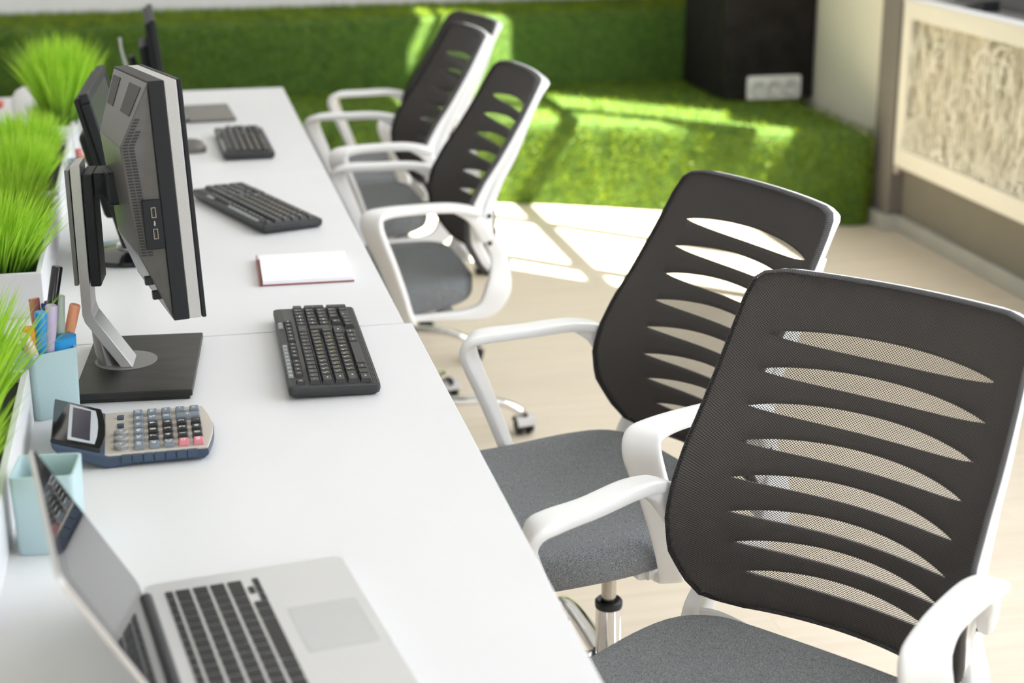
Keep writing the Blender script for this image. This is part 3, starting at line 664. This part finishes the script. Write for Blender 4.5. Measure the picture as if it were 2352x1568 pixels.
# dark insets on the upper slope
def quad_on(p00, p10, p11, p01, a0, a1, b0, b1, lift):
    def at(a_, b_): return lerp3(lerp3(p00, p10, a_), lerp3(p01, p11, a_), b_)
    nrm = (Vector(p10)-Vector(p00)).cross(Vector(p01)-Vector(p00)).normalized()
    if nrm.x > 0: nrm = -nrm
    q = [at(a0, b0), at(a1, b0), at(a1, b1), at(a0, b1)]
    return q, nrm*lift
for a0, a1 in ((.10, .42), (.71, .95)):
    mb = MB(); q, l = quad_on(P0[0], P0[1], P0[2], P0[3], a0, a1, .10, .55, .0009); vs = [v+l*.2 for v in q]+[v+l for v in q]; mb.add(vs, [(3,2,1,0),(4,5,6,7),(0,1,5,4),(1,2,6,5),(2,3,7,6),(3,0,4,7)])
    mpart(mb, 'dark_inset', DARK_PL)
# vents along the near edge of the bulge, on the side face
mb = MB()
side = lambda s_, d: None
def side_pt(v, d):     # v: height, d 0..1 from bulge edge towards the rim on the near side face
    if v > bt: s_ = (hh-.002-v)/(hh-.002-bt); e = lerp3(P0[0], P0[3], s_)
    elif v > bb: s_ = (bt-v)/(bt-bb); e = lerp3(P0[3], P0[5], s_)
    else: s_ = (bb-v)/(bb+hh-.002); e = lerp3(P0[5], P0[7], s_)
    rim = Vector((-.046, -hw+.004, v)); return e*(1-d)+rim*d
for i in range(46):
    v = hh-.050-i*.0042
    if v < bb+.002: break
    wdt = np.linalg.norm(side_pt(v, 0)-side_pt(v, 1)) or .01
    for d0, d1 in ((.003, .0105), (.0118, .0193)):
        if v > bt and d1 > .0193*(1-(v-bt)/.06)+.008: continue
        p = [side_pt(v, d0/wdt), side_pt(v, d1/wdt), side_pt(v-.0026, d1/wdt), side_pt(v-.0026, d0/wdt)]; off = Vector((0, -.0004, 0))
        mb.add([q+off for q in p]+[q-off for q in p], [(3,2,1,0),(4,5,6,7),(0,1,5,4),(1,2,6,5),(2,3,7,6),(3,0,4,7)])
o = mpart(mb, 'vent_slots', RUBBER); o['kind'] = 'stuff'
# USB block on the near side
mb = MB(); mb.box(-.072, -.046, -hw+.001, -hw+.03, -.064, .006); usb = mpart(mb, 'usb_block', BLACK_PL, .0015)
for v in (-.012, -.042):
    mb = MB(); yv = -hw+.001
    for b_ in ((-.0608, -.0601, v-.0065, v+.0065), (-.0553, -.0546, v-.0065, v+.0065), (-.0608, -.0546, v-.0072, v-.0065), (-.0608, -.0546, v+.0065, v+.0072)): mb.box(b_[0], b_[1], yv-.0012, yv, b_[2], b_[3])
    o = mpart(mb, 'usb_port', mat('usb_metal', (.5, .46, .38), .35, .9), 0, usb); 
    o.matrix_local = Matrix.Identity(4)
    mb = MB().box(-.060, -.0575, yv-.0006, yv, v-.006, v+.006); o = mb.build('usb_tongue', RUBBER, usb)
yv = -hw+.0008
mb = MB().box(-.0579, -.0575, yv-.0004, yv, -.0298, -.0250).add([(-.0585, yv-.0003, -.0252), (-.0569, yv-.0003, -.0252), (-.0577, yv-.0003, -.0235)], [(0, 1, 2)])
mb.box(-.0590, -.0587, yv-.0004, yv, -.0284, -.0270); mb.box(-.0587, -.0579, yv-.0004, yv, -.0289, -.0284); mb.box(-.0568, -.0565, yv-.0004, yv, -.0276, -.0262); mb.box(-.0575, -.0568, yv-.0004, yv, -.0281, -.0276); mb.box(-.0582, -.0572, yv-.0004, yv, -.0306, -.0298)
mb.build('usb_symbol', LEG_W, usb)
# lugs on the lower slope
for v, dy in ((.40, .02), (.66, .03)):
    p = lerp3(P0[5], P0[7], v); mb = MB().box(p.x-.010, p.x+.004, -hw+dy, -hw+dy+.012, p.z-.006, p.z+.006); mpart(mb, 'lug', RUBBER, .001)
# vesa joint
mb = MB(); mb.box(-.100, -.082, -.030, .030, -.022, .028); mpart(mb, 'mount_plate', BLACK_PL, .004)
# stand : column, slider, neck, base (base turned a little)
st = MB()
YS = .004
Mst = Matrix.Rotation(R(-5), 4, 'Z')
def S(mb, name, m, bevel=0, smooth=False, label=None):
    o = mb.build(name, m, mon, bevel, smooth=smooth, label=label); o.matrix_local = Mst.copy(); return o
mb = MB(); mb.box(-.083, .083, -.138, .138, .0, .006); mb.box(-.087, .087, -.142, .142, .006, .0165)
S(mb, 'base', mat('base_black', (.014, .013, .012), .4, spec=.4, noise=(12, (.036, .034, .031), .4, .75, 4, (1, 3, 1)), bump=(1500, .2)), .0015)
S(MB().lathe([(.048, .0165), (.048, .0172)], 40, (-.024, .010, 0)), 'base_disc', mat('disc_grey', (.20, .195, .19), .4))
# slanted foot blade and upright (profile in XZ, extruded along Y)
prof = [(-.028, .0172), (-.077, .092), (-.080, .104), (-.079, .334), (-.064, .338), (-.0655, .110), (-.062, .098), (-.010, .0172)]
mb = MB(); mb.prism(prof, -.030, .030, 0, Matrix(((1, 0, 0, 0), (0, 0, 1, .002), (0, 1, 0, 0), (0, 0, 0, 1))))
S(mb, 'stand_blade', SILVER, .0012, label='silver angled stand blade')
mb = MB(); nrm = []
for z, r in ((.0172, .036), (.035, .034), (.055, .029), (.075, .022), (.088, .014)):
    nrm.append([(-.046-z*.22+r*.5*math.cos(th), .012+r*math.sin(th)*.85, z) for th in [2*math.pi*i/20 for i in range(20)]])
mb.rings(nrm); S(mb, 'stand_neck', mat('neck_grey', (.22, .215, .21), .35, .5), 0, True)
S(MB().box(-.0635, -.0475, -.027, .040, .148, .322), 'stand_slider', BLACK_PL, .0025)
S(MB().box(-.088, -.0815, -.024, .040, .150, .328), 'stand_back', mat('stand_back_grey', (.16, .16, .15), .3), .001)
mb = MB(); mb.box(-.0465, -.026, -.020, .036, .285, .322); mb.rings([[(-.026+.0185*math.cos(th), y, .3025+.0195*math.sin(th)) for th in [2*math.pi*i/24 for i in range(24)]] for y in (-.020, .036)])
S(mb, 'pivot_arm', BLACK_PL, 0, True)

# ------------------------------------------------------------------ monitor 2 and 3 (slim, on round glossy feet)
def slim_monitor(loc, rz, W, H, tilt, zc, name='monitor', offx=0.0):
    e = empty(name, loc, rz)
    T = Matrix.Translation((offx, 0, zc)) @ Matrix.Rotation(-tilt, 4, 'Y')
    hw, hh = W/2, H/2
    def P(mb, nm, m, bv=0, sm=False):
        o = mb.build(nm, m, e, bv, smooth=sm); o.matrix_local = T.copy(); return o
    mb = MB(); mb.box(-.018, 0, -hw, hw, -hh, -hh+.022); mb.box(-.018, 0, -hw, hw, hh-.018, hh); mb.box(-.018, 0, -hw, -hw+.018, -hh+.022, hh-.018); mb.box(-.018, 0, hw-.018, hw, -hh+.022, hh-.018)
    P(mb, 'bezel', BLACK_PL, .003)
    P(MB().box(-.012, -.003, -hw+.017, hw-.017, -hh+.02, hh-.017), 'screen', SCREEN)
    mb = MB(); mb.box(-.030, -.016, -hw+.006, hw-.006, -hh+.006, hh-.006); P(mb, 'rear_cover', BLACK_PL, .006)
    P(MB().box(-.055, -.028, -.10, .10, -.10, .07), 'rear_bulge', BLACK_PL, .01)
    mb = MB(); sweep(mb, [(-.005, 0, .012, .032, .012, 0, 1, 0), (-.012, 0, .05, .028, .011, 0, 1, 0), (-.035, 0, .12, .026, .010, 0, 1, 0), (-.048, 0, .19, .026, .009, 0, 1, 0)], 4)
    mb.build('neck', BLACK_PL, e, 0, smooth=True)
    mb = MB(); mb.lathe([(.100, 0), (.104, .004), (.102, .010), (.06, .016), (.03, .020)], 40); mb.build('foot', GLOSSB, e, 0, smooth=True)
    mb = MB(); mb.lathe([(.036, .018), (.034, .026), (.026, .030)], 28); mb.build('foot_ring', CHROME, e, 0, smooth=True)
    return e
m2 = slim_monitor((-.080, 3.20, .75), R(-3.2), .375, .305, R(13.3), .205, offx=-.012)
tag(m2, 'slim black monitor on a round glossy foot behind the first monitor', 'monitor')
m3 = slim_monitor((-.038, 4.72, .75), R(1), .43, .30, R(5.0), .163, offx=.035)
tag(m3, 'slim black monitor seen edge-on standing on the far desk', 'monitor')
mb = MB(); sweep(mb, [(-.045, 4.56, .76, .010, .005, 0, 1, 0), (-.062, 4.56, .83, .010, .005, 0, 1, 0), (-.094, 4.56, .92, .009, .005, 0, 1, 0), (-.107, 4.56, .975, .009, .004, 0, 1, 0), (-.110, 4.56, 1.012, .007, .004, 0, 1, 0)], 6)
mb.lathe([(.045, 0), (.045, .008), (.02, .012)], 24, (-.040, 4.56, .7502)); g = mb.build('phone_stand', mat('grey_plastic_light', (.42, .41, .40), .4), None, 0, smooth=True)
tag(g, 'slender light grey curved stand rising behind the first monitor', 'stand')

# ------------------------------------------------------------------ notebook, tablet, mouse
nb = empty('notebook', (.2405, 3.004, .7502), R(-1.5), 'white notebook with maroon back cover lying on the middle desk', 'notebook')
MB().box(-.089, .085, -.098, .094, 0, .0022).build('cover', MAROON, nb, .0008)
MB().box(-.085, .084, -.095, .093, .0022, .0105).build('page_block', PAPER, nb, .0008)
mb = MB(); mb.box(-.0905, -.0885, -.098, .094, 0, .011); mb.build('spine', MAROON, nb, .0006)
tb = empty('tablet', (.122, 4.81, .7502), R(3), 'dark slim tablet lying on the far desk behind the third keyboard', 'tablet')
MB().prism(rrect(-.068, .068, -.14, .135, .008), 0, .007).build('body', mat('tablet_grey', (.12, .115, .10), .35), tb, .001)
MB().prism(rrect(-.0655, .0655, -.1375, .1325, .006), .007, .0078).build('glass', mat('tablet_top', (.075, .07, .058), .32, noise=(90, (.11, .10, .085), .35, .7)), tb)
ms = empty('mouse', (.045, 4.24, .7502), R(2), 'dark grey computer mouse on the far desk beside the first monitor', 'mouse')
rings = []
for z, s_ in ((0, .96), (.006, 1), (.016, .97), (.026, .82), (.033, .55), (.0355, .2)):
    rings.append([(.052*s_*abs(math.cos(th))**.8*math.copysign(1, math.cos(th))+.004*(1-s_), .031*s_*abs(math.sin(th))**.8*math.copysign(1, math.sin(th)), z) for th in [2*math.pi*i/28 for i in range(28)]])
MB().rings(rings).build('shell', mat('mouse_grey', (.11, .10, .09), .4), ms, 0, smooth=True)
mb = MB(); mb.rings([[(-.022+.008*math.cos(th), y, .030+.008*math.sin(th)) for th in [2*math.pi*i/16 for i in range(16)]] for y in (-.003, .003)]); mb.build('wheel', RUBBER, ms, smooth=True)

# ------------------------------------------------------------------ calculator : local +X towards the user, +Y user's right
calc = empty('calculator', (-.068, 2.146, .7502), R(1.0), 'large desk calculator with navy body, beige face and tilted display', 'calculator')
NAVY = mat('navy_plastic', (.035, .060, .105), .38); BEIGE = mat('calculator_beige', (.52, .475, .425), .35, .2)
def slab(prof_lo, prof_hi, y0, y1, nm, m, bv): # profile points along x
    n = len(prof_lo); mb = MB(); pts = [(x, z) for x, z in prof_lo]+[(x, z) for x, z in reversed(prof_hi)]; k = len(pts)
    vs = [(x, y0, z) for x, z in pts]+[(x, y1, z) for x, z in pts]
    mb.add(vs, [tuple(range(k)), tuple(range(2*k-1, k-1, -1))]+[(i, k+i, k+(i+1) % k, (i+1) % k) for i in range(k)]); return mb.build(nm, m, calc, bv)
hw = .074
slab([(-.112, .033), (-.105, .024), (-.045, .000), (-.03, 0), (.0, .003)], [(-.113, .040), (-.045, .0185), (-.04, .0165), (.0, .0152)], -hw, hw, 'body', NAVY, .003)
nb_ = 10; fb = [(-.002, -hw), (.091, -hw)]+[(.091+.0115*math.sin(R(180*i/nb_)), -hw+2*hw*i/nb_) for i in range(1, nb_)]+[(.091, hw), (-.002, hw)]
fb2 = [(x-(.006 if x > .05 else 0), y*.96) for x, y in fb]
MB().rings([[(x, y, .002) for x, y in fb2], [(x, y, .008) for x, y in fb], [(x, y, .0148) for x, y in fb]]).build('front_body', NAVY, calc, 0, smooth=True)
mb = MB(); n = 10
fx = [(-.046, -hw+.0015), (.0905, -hw+.0015)]+[(.0905+.0110*math.sin(R(180*i/n)), -hw+.0015+(2*hw-.003)*i/n) for i in range(1, n)]+[(.0905, hw-.0015), (-.046, hw-.0015)]
mb.prism(fx, .0145, .0185); mb.build('face', BEIGE, calc, .0012)
for sy in (-1, 1):
    mb = MB()
    for i in range(7): mb.box(-.024+i*.0145, -.0108+i*.0145, sy*hw-.0022, sy*hw+.0022, .006, .0165)
    mb.build('side_grip', NAVY, calc, .0008)
dM = Matrix.Translation((-.0795, 0, .031)) @ Matrix.Rotation(math.atan2(.0215, .067), 4, 'Y')
def dp(mb, nm, m, bv=0): 
    o = mb.build(nm, m, calc, bv); o.matrix_local = dM.copy(); return o
dp(MB().prism([(-.035, -hw+.003), (.030, -hw+.003), (.034, -.045), (.0365, -.02), (.0365, .02), (.034, .045), (.030, hw-.003), (-.035, hw-.003)], -.002, .0035), 'display_hood', GLOSSB, .0012)
dp(MB().prism([(-.014, -.062), (.022, -.058), (.025, -.03), (.026, 0), (.025, .03), (.022, .058), (-.014, .062)], .0035, .0041), 'display_frame', mat('lcd_frame', (.42, .44, .47), .4))
dp(MB().box(-.009, .0155, -.052, .052, .0041, .0045), 'display_window', mat('lcd_dark', (.022, .020, .034), .25, noise=(220, (.06, .055, .085), .45, .8)))
KG = mat('calc_key_slate', (.16, .19, .225), .35); KB = mat('calc_key_black', (.016, .015, .016), .35); KR = mat('calc_key_rose', (.58, .18, .22), .35); KO = mat('calc_key_grey', (.24, .24, .245), .35)
GRID = [['OFF', 'MC', 'MR', 'M-', 'M+', 'GT'], ['AC', '7', '8', '9', '%', 'MU'], ['C', '4', '5', '6', 'X', '÷'], ['CE', '1', '2', '3', '+', '−'], ['ON', '0', '00', '.', None, '=']]
kx = [.0005+i*.0196 for i in range(5)]; ky = [-.0590+i*.0225 for i in range(6)]
for r_, row in enumerate(GRID):
    for c_, s_ in enumerate(row):
        if s_ is None: continue
        m = KR if s_ in ('CE', 'ON') else (KB if (s_.isdigit() or s_ == '.') else KG)
        x, y, wx, wy = kx[r_], ky[c_], .0148, .0165
        if s_ == '+': x += .0098; wx = .0344
        k = MB().key(x, y, wx, wy, .0184, .0062, .0012, .0012).build('key', m, calc, .0012)
        q = link('legend', text_mesh(s_, .0105 if len(s_) == 1 else .0078, LEG_W), k); q.location = (x, y, .0247); q.rotation_euler = (0, 0, R(90)); q.scale = (.82 if len(s_) > 1 else 1, 1.05, 1)
for i, s_ in enumerate(('→', '√', '±')):
    y = -.056+i*.0225; mb = MB().rings([[(-.0235+r*.0098*math.cos(th), y+r*.0088*math.sin(th), z) for th in [2*math.pi*j/24 for j in range(24)]] for r, z in ((1, .0184), (1, .0232), (.88, .0245))]); k = mb.build('round_key', KO, calc, 0, smooth=True)
    q = link('legend', text_mesh(s_, .0075, LEG_W), k); q.location = (-.0235, y, .0246); q.rotation_euler = (0, 0, R(90))
for i, y in enumerate((.021, .051)):
    mb = MB().box(-.0285, -.0195, y-.0085, y+.0085, .0184, .0189); k = mb.build('slide_switch', RUBBER, calc, .0002); MB().key(-.024, y-.002, .007, .008, .0188, .003, .0008, .0008).build('switch_knob', NAVY, k)

calc.scale = (1.0, 1.12, 1.08)
# ------------------------------------------------------------------ pen cups
def cup(loc, rz, s_, h, label, sharp=True):
    e = empty('pen_cup', loc, rz, label, 'pen cup', 'pale teal pen cups'); a = s_/2; b = a*.93; t = .0028
    def sq(r, z): return [(x, y, z) for x, y in rrect(-r, r, -r, r, .006, 3)]
    mb = MB(); mb.rings([sq(b-.002, 0), sq(b, .003), sq(a, h), sq(a-t, h), sq(b-t, .006)]); mb.build('cup_wall', TEAL, e, 0, smooth=True); return e
cup((-.196, 2.310, .7502), R(27), .072, .100, 'pale teal square cup holding pens and markers beside the monitor base')
cup((-.168, 1.8385, .7502), R(-6), .074, .100, 'empty pale teal square cup standing behind the open laptop')
cup((-.190, 3.75, .7502), R(10), .070, .088, 'pale teal cup of coloured pens half hidden behind the second monitor')
def pen(top, bot, r, m, capm=None, caplen=.0, tip=True, label='', flat=1.0, group='pens and markers in the near teal cup', cap2=None):
    top = Vector(top); bot = Vector(bot); d = (top-bot).normalized(); e = empty('pen', bot, 0, label, 'pen', group)
    L = (top-bot).length; q = d.to_track_quat('Z', 'Y').to_matrix().to_4x4()
    mb = MB(); ring = lambda rr, z: [(rr*math.cos(th), rr*flat*math.sin(th), z) for th in [2*math.pi*i/16 for i in range(16)]]
    mb.rings([ring(r*.35, 0), ring(r*.95, .012), ring(r, L-caplen)] + ([] if capm else [ring(r, L-.003), ring(r*.8, L)])); o = mb.build('barrel', m, e, 0, smooth=True); o.matrix_local = q
    if capm:
        mb = MB(); mb.rings([ring(r*1.08, L-caplen), ring(r*1.08, L-.002), ring(r*.9, L)]); o = mb.build('cap', capm, e, 0, smooth=True); o.matrix_local = q
    return e
Z0 = .758
cB = mat('pen_black', (.012, .012, .014), .2); cL = mat('pen_lavender', (.56, .46, .68), .4); cS = mat('pen_sage', (.44, .53, .45), .4); cP = mat('pen_peach', (.85, .36, .20), .4); cH = mat('pen_azure', (.02, .30, .68), .4)
cN = mat('pen_navy', (.02, .05, .30), .35); cV = mat('pen_violet', (.16, .05, .18), .35); cO = mat('pen_orange', (.95, .28, .02), .4); cR = mat('pen_red', (.75, .05, .03), .35); cK = mat('pen_pink', (.66, .22, .22), .4); cG = mat('pen_green', (.25, .55, .22), .4); cC = mat('pen_clear', (.75, .55, .52), .15); cY = mat('pen_yellow', (.85, .68, .15), .4)
pen((-.168, 2.322, .965), (-.212, 2.305, Z0), .0072, cB, cB, .10, label='tall glossy black pen standing highest in the near teal cup')
pen((-.179, 2.292, .916), (-.200, 2.297, Z0), .0080, cL, cL, .047, label='lavender marker standing in front in the near teal cup')
pen((-.171, 2.335, .918), (-.184, 2.325, Z0), .0082, cS, cS, .055, label='sage green marker behind the lavender one')
pen((-.1495, 2.345, .900), (-.190, 2.340, Z0), .0075, cP, cP, .034, label='peach marker leaning out of the right side of the cup')
pen((-.1665, 2.308, .864), (-.172, 2.312, Z0), .0205, cH, cH, .040, flat=.55, label='chunky azure highlighter with a broad cap')
pen((-.1945, 2.286, .909), (-.206, 2.297, Z0), .0080, cH, cH, .03, label='slim bright blue marker standing on the left of the cup')
pen((-.207, 2.346, .912), (-.200, 2.335, Z0), .0085, cK, label='dusky pink marker at the back of the cup', flat=.6)
pen((-.1930, 2.342, .905), (-.195, 2.330, Z0), .0045, cN, label='thin navy pen behind the black pen')
pen((-.1885, 2.346, .907), (-.193, 2.338, Z0), .0045, cV, label='thin violet pen beside the navy one')
pen((-.2110, 2.290, .886), (-.212, 2.297, Z0), .0105, cO, cO, .03, label='orange highlighter at the left edge of the cup', flat=.7)
pen((-.2190, 2.272, .880), (-.190, 2.296, Z0+.02), .0072, cR, cC, .045, label='red pen with a clear cap leaning to the left')
pen((-.2140, 2.322, .877), (-.214, 2.312, Z0), .0085, cG, label='green marker whose round end peeps out behind the orange one')
G3 = 'pens in the far teal cup'
for i, (dx, dy, z, m, lab) in enumerate(((-.008, -.005, .865, cK, 'pink pen in the far teal cup behind the second monitor'), (.010, -.004, .873, cO, 'orange pen in the far teal cup behind the second monitor'), (0, .012, .846, cY, 'yellow pen in the far teal cup behind the second monitor'), (.014, .012, .842, cL, 'lilac pen in the far teal cup behind the second monitor'))):
    pen((-.190+dx*1.4, 3.75+dy, z), (-.190+dx*.6, 3.75+dy, Z0), .0075, m, label=lab, group=G3)

# ------------------------------------------------------------------ laptop : local +X towards the user, +Y user's right, origin at far hinge corner
lap = empty('laptop', (-.066, 1.669, .7502), math.atan2(.138, .99), 'open silver laptop on the nearest desk, seen from its side', 'laptop')
D, Wd = .230, .325
MB().prism(rrect(.004, D, -Wd, 0, .012), .0015, .0145).build('base', ALU, lap, .0012)
kxs = [.030+i*.0187 for i in range(6)]
def lkey(x, y, wx, wy): MB().key(x, y, wx, wy, .0143, .0014, .0003, .0003).build('key', mat('laptop_key', (.014, .014, .015), .45), lap)
yl = -Wd+.0265; LW = Wd-.053
def lrow(x, ws, wx):
    tot = sum(ws); y = yl
    for w_ in ws: ww = w_/tot*LW; lkey(x, y+ww/2, wx, ww-.0028); y += ww
lrow(.0285, [1.036]*14, .0085)
lrow(.0435, [1]*13+[1.5], .0158); lrow(.0625, [1.5]+[1]*13, .0158); lrow(.0815, [1.8]+[1]*11+[1.7], .0158); lrow(.1005, [2.3]+[1]*10+[2.2], .0158)
y = yl; u1 = LW/14.5
for w_ in (1, 1, 1, 1.25, 5, 1.25, 1): ww = w_*u1; lkey(.1195, y+ww/2, .0158, ww-.0028); y += ww
lkey(.124, y+.5*u1, .0072, u1-.0028); lkey(.1155, y+1.5*u1, .0068, u1-.0028); lkey(.124, y+1.5*u1, .0072, u1-.0028); lkey(.124, y+2.5*u1, .0072, u1-.0028)
MB().prism(rrect(.142, .2185, -Wd/2-.0525, -Wd/2+.0525, .003), .0145, .0148).build('trackpad', PAD, lap)
mb = MB().tube((.004, -Wd+.03, .0125), (.004, -.03, .0125), .0068, n=16); mb.build('hinge', mat('hinge_dark', (.03, .033, .038), .3), lap, smooth=True)
LA = R(119); LH = .206
LM_ = Matrix.Translation((.002, 0, .0145)) @ Matrix.Rotation(-(LA), 4, 'Y')   # local x runs up the lid, local +z faces the user
lid = MB().prism(rrect(0, LH, -Wd, 0, .011), .0008, .0062).build('lid', ALU, lap, .0008); lid.matrix_local = LM_
o = MB().prism(rrect(.004, LH-.0012, -Wd+.0012, -.0012, .010), .0, .0008).build('bezel', GLOSSB, lid)
o = MB().box(.022, LH-.014, -Wd+.017, -.017, -.0003, .0).build('display', mat('laptop_display', (.02, .021, .023), .03), lid)

# ------------------------------------------------------------------ grass planters
def hsv_blade(rg, n):
    t = rg.uniform(0, 1, n); base = np.stack([.055+.10*t, .21+.22*t, .012+.012*t], 1); return base
def planter(x0, x1, y0, y1, z1, label, clumps, seed):
    e = empty('planter', ((x0+x1)/2, (y0+y1)/2, .7502), 0, label, 'planter', 'white trough planters of plastic grass')
    hx, hy, h = (x1-x0)/2, (y1-y0)/2, z1-.7502; t = .010
    mb = MB(); q = lambda dx, z: [(-hx+dx, -hy+dx, z), (hx-dx, -hy+dx, z), (hx-dx, hy-dx, z), (-hx+dx, hy-dx, z)]
    mb.rings([q(0, 0), q(0, h), q(t, h), q(t, h-.018)]); mb.build('box', WHITE_LAM, e, .0012)
    MB().box(-hx+t, hx-t, -hy+t, hy-t, h-.03, h-.016).build('soil', mat('soil_dark', (.03, .035, .02), .9), e)
    rg = np.random.default_rng(seed); Vs = []; Fs = []; Cs = []; b = 0
    for (cx, cy, rx, ry, n, hmin, hmax, spread) in clumps:
        for i in range(n):
            a = rg.uniform(0, 2*math.pi); rr = math.sqrt(rg.uniform(0, 1)); px = cx+rx*rr*math.cos(a); py = cy+ry*rr*math.sin(a)
            L = rg.uniform(hmin, hmax)*(1-.22*rr*rr); out = np.array([rr*math.cos(a)*1.0, rr*math.sin(a)*.55, 0])*spread + np.append(rg.normal(0, .10, 2), 0)
            d = out+np.array([0, 0, 1.]); d /= np.linalg.norm(d); curl = out*rg.uniform(.1, .5)+np.append(rg.normal(0, .05, 2), -.03)
            wd = rg.uniform(.0026, .0048); th = rg.uniform(0, math.pi); wv = np.array([math.cos(th), math.sin(th), 0])*wd/2
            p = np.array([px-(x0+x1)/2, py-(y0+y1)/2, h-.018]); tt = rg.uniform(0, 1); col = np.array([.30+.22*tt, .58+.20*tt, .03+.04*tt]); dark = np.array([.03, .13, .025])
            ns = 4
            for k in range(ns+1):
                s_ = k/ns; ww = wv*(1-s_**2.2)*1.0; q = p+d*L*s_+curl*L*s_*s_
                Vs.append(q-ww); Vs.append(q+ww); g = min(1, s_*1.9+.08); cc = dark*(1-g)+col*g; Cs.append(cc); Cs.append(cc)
            for k in range(ns): Fs.append((b+2*k, b+2*k+1, b+2*k+3, b+2*k+2))
            b += 2*(ns+1)
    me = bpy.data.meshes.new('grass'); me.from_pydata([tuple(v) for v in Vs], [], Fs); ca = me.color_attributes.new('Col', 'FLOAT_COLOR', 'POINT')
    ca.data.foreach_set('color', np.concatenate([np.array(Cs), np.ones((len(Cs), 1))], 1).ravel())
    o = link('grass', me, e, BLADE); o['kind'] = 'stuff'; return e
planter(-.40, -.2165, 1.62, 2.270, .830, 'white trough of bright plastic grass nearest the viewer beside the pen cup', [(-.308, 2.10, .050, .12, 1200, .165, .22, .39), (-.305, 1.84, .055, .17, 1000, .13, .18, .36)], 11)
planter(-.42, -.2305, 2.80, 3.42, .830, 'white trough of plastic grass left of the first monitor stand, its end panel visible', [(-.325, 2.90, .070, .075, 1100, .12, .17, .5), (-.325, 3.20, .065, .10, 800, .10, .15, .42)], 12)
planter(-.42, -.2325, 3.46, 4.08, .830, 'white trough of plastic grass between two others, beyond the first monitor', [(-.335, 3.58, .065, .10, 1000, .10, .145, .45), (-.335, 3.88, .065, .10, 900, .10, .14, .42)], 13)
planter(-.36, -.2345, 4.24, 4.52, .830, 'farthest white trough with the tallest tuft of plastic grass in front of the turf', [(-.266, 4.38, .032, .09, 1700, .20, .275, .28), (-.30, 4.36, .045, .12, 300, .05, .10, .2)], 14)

# ------------------------------------------------------------------ things on the rear desks
dl = empty('dome_lamp', (-.388, 4.86, .7502), 0, 'white dome-shaped lamp on the rear desk behind the grass', 'lamp')
mb = MB(); mb.lathe([(.040, .0), (.042, .004), (.041, .012), (.020, .016)], 28); mb.build('foot', WHITE_PL, dl, smooth=True)
mb = MB(); mb.lathe([(.044, .014), (.050, .020), (.052, .040), (.047, .062), (.034, .082), (.016, .092), (.002, .094)], 32); mb.build('shade', mat('lamp_white', (.70, .69, .68), .4), dl, smooth=True)
rb = MB().prism(rrect(-.025, .025, -.03, .03, .006), 0, .016, 0, Matrix.Translation((-.508, 5.10, .7502))).build('red_case', mat('red_case', (.55, .10, .05), .4), None, .003)
tag(rb, 'small orange-red case lying on the rear desk at the far left', 'case')
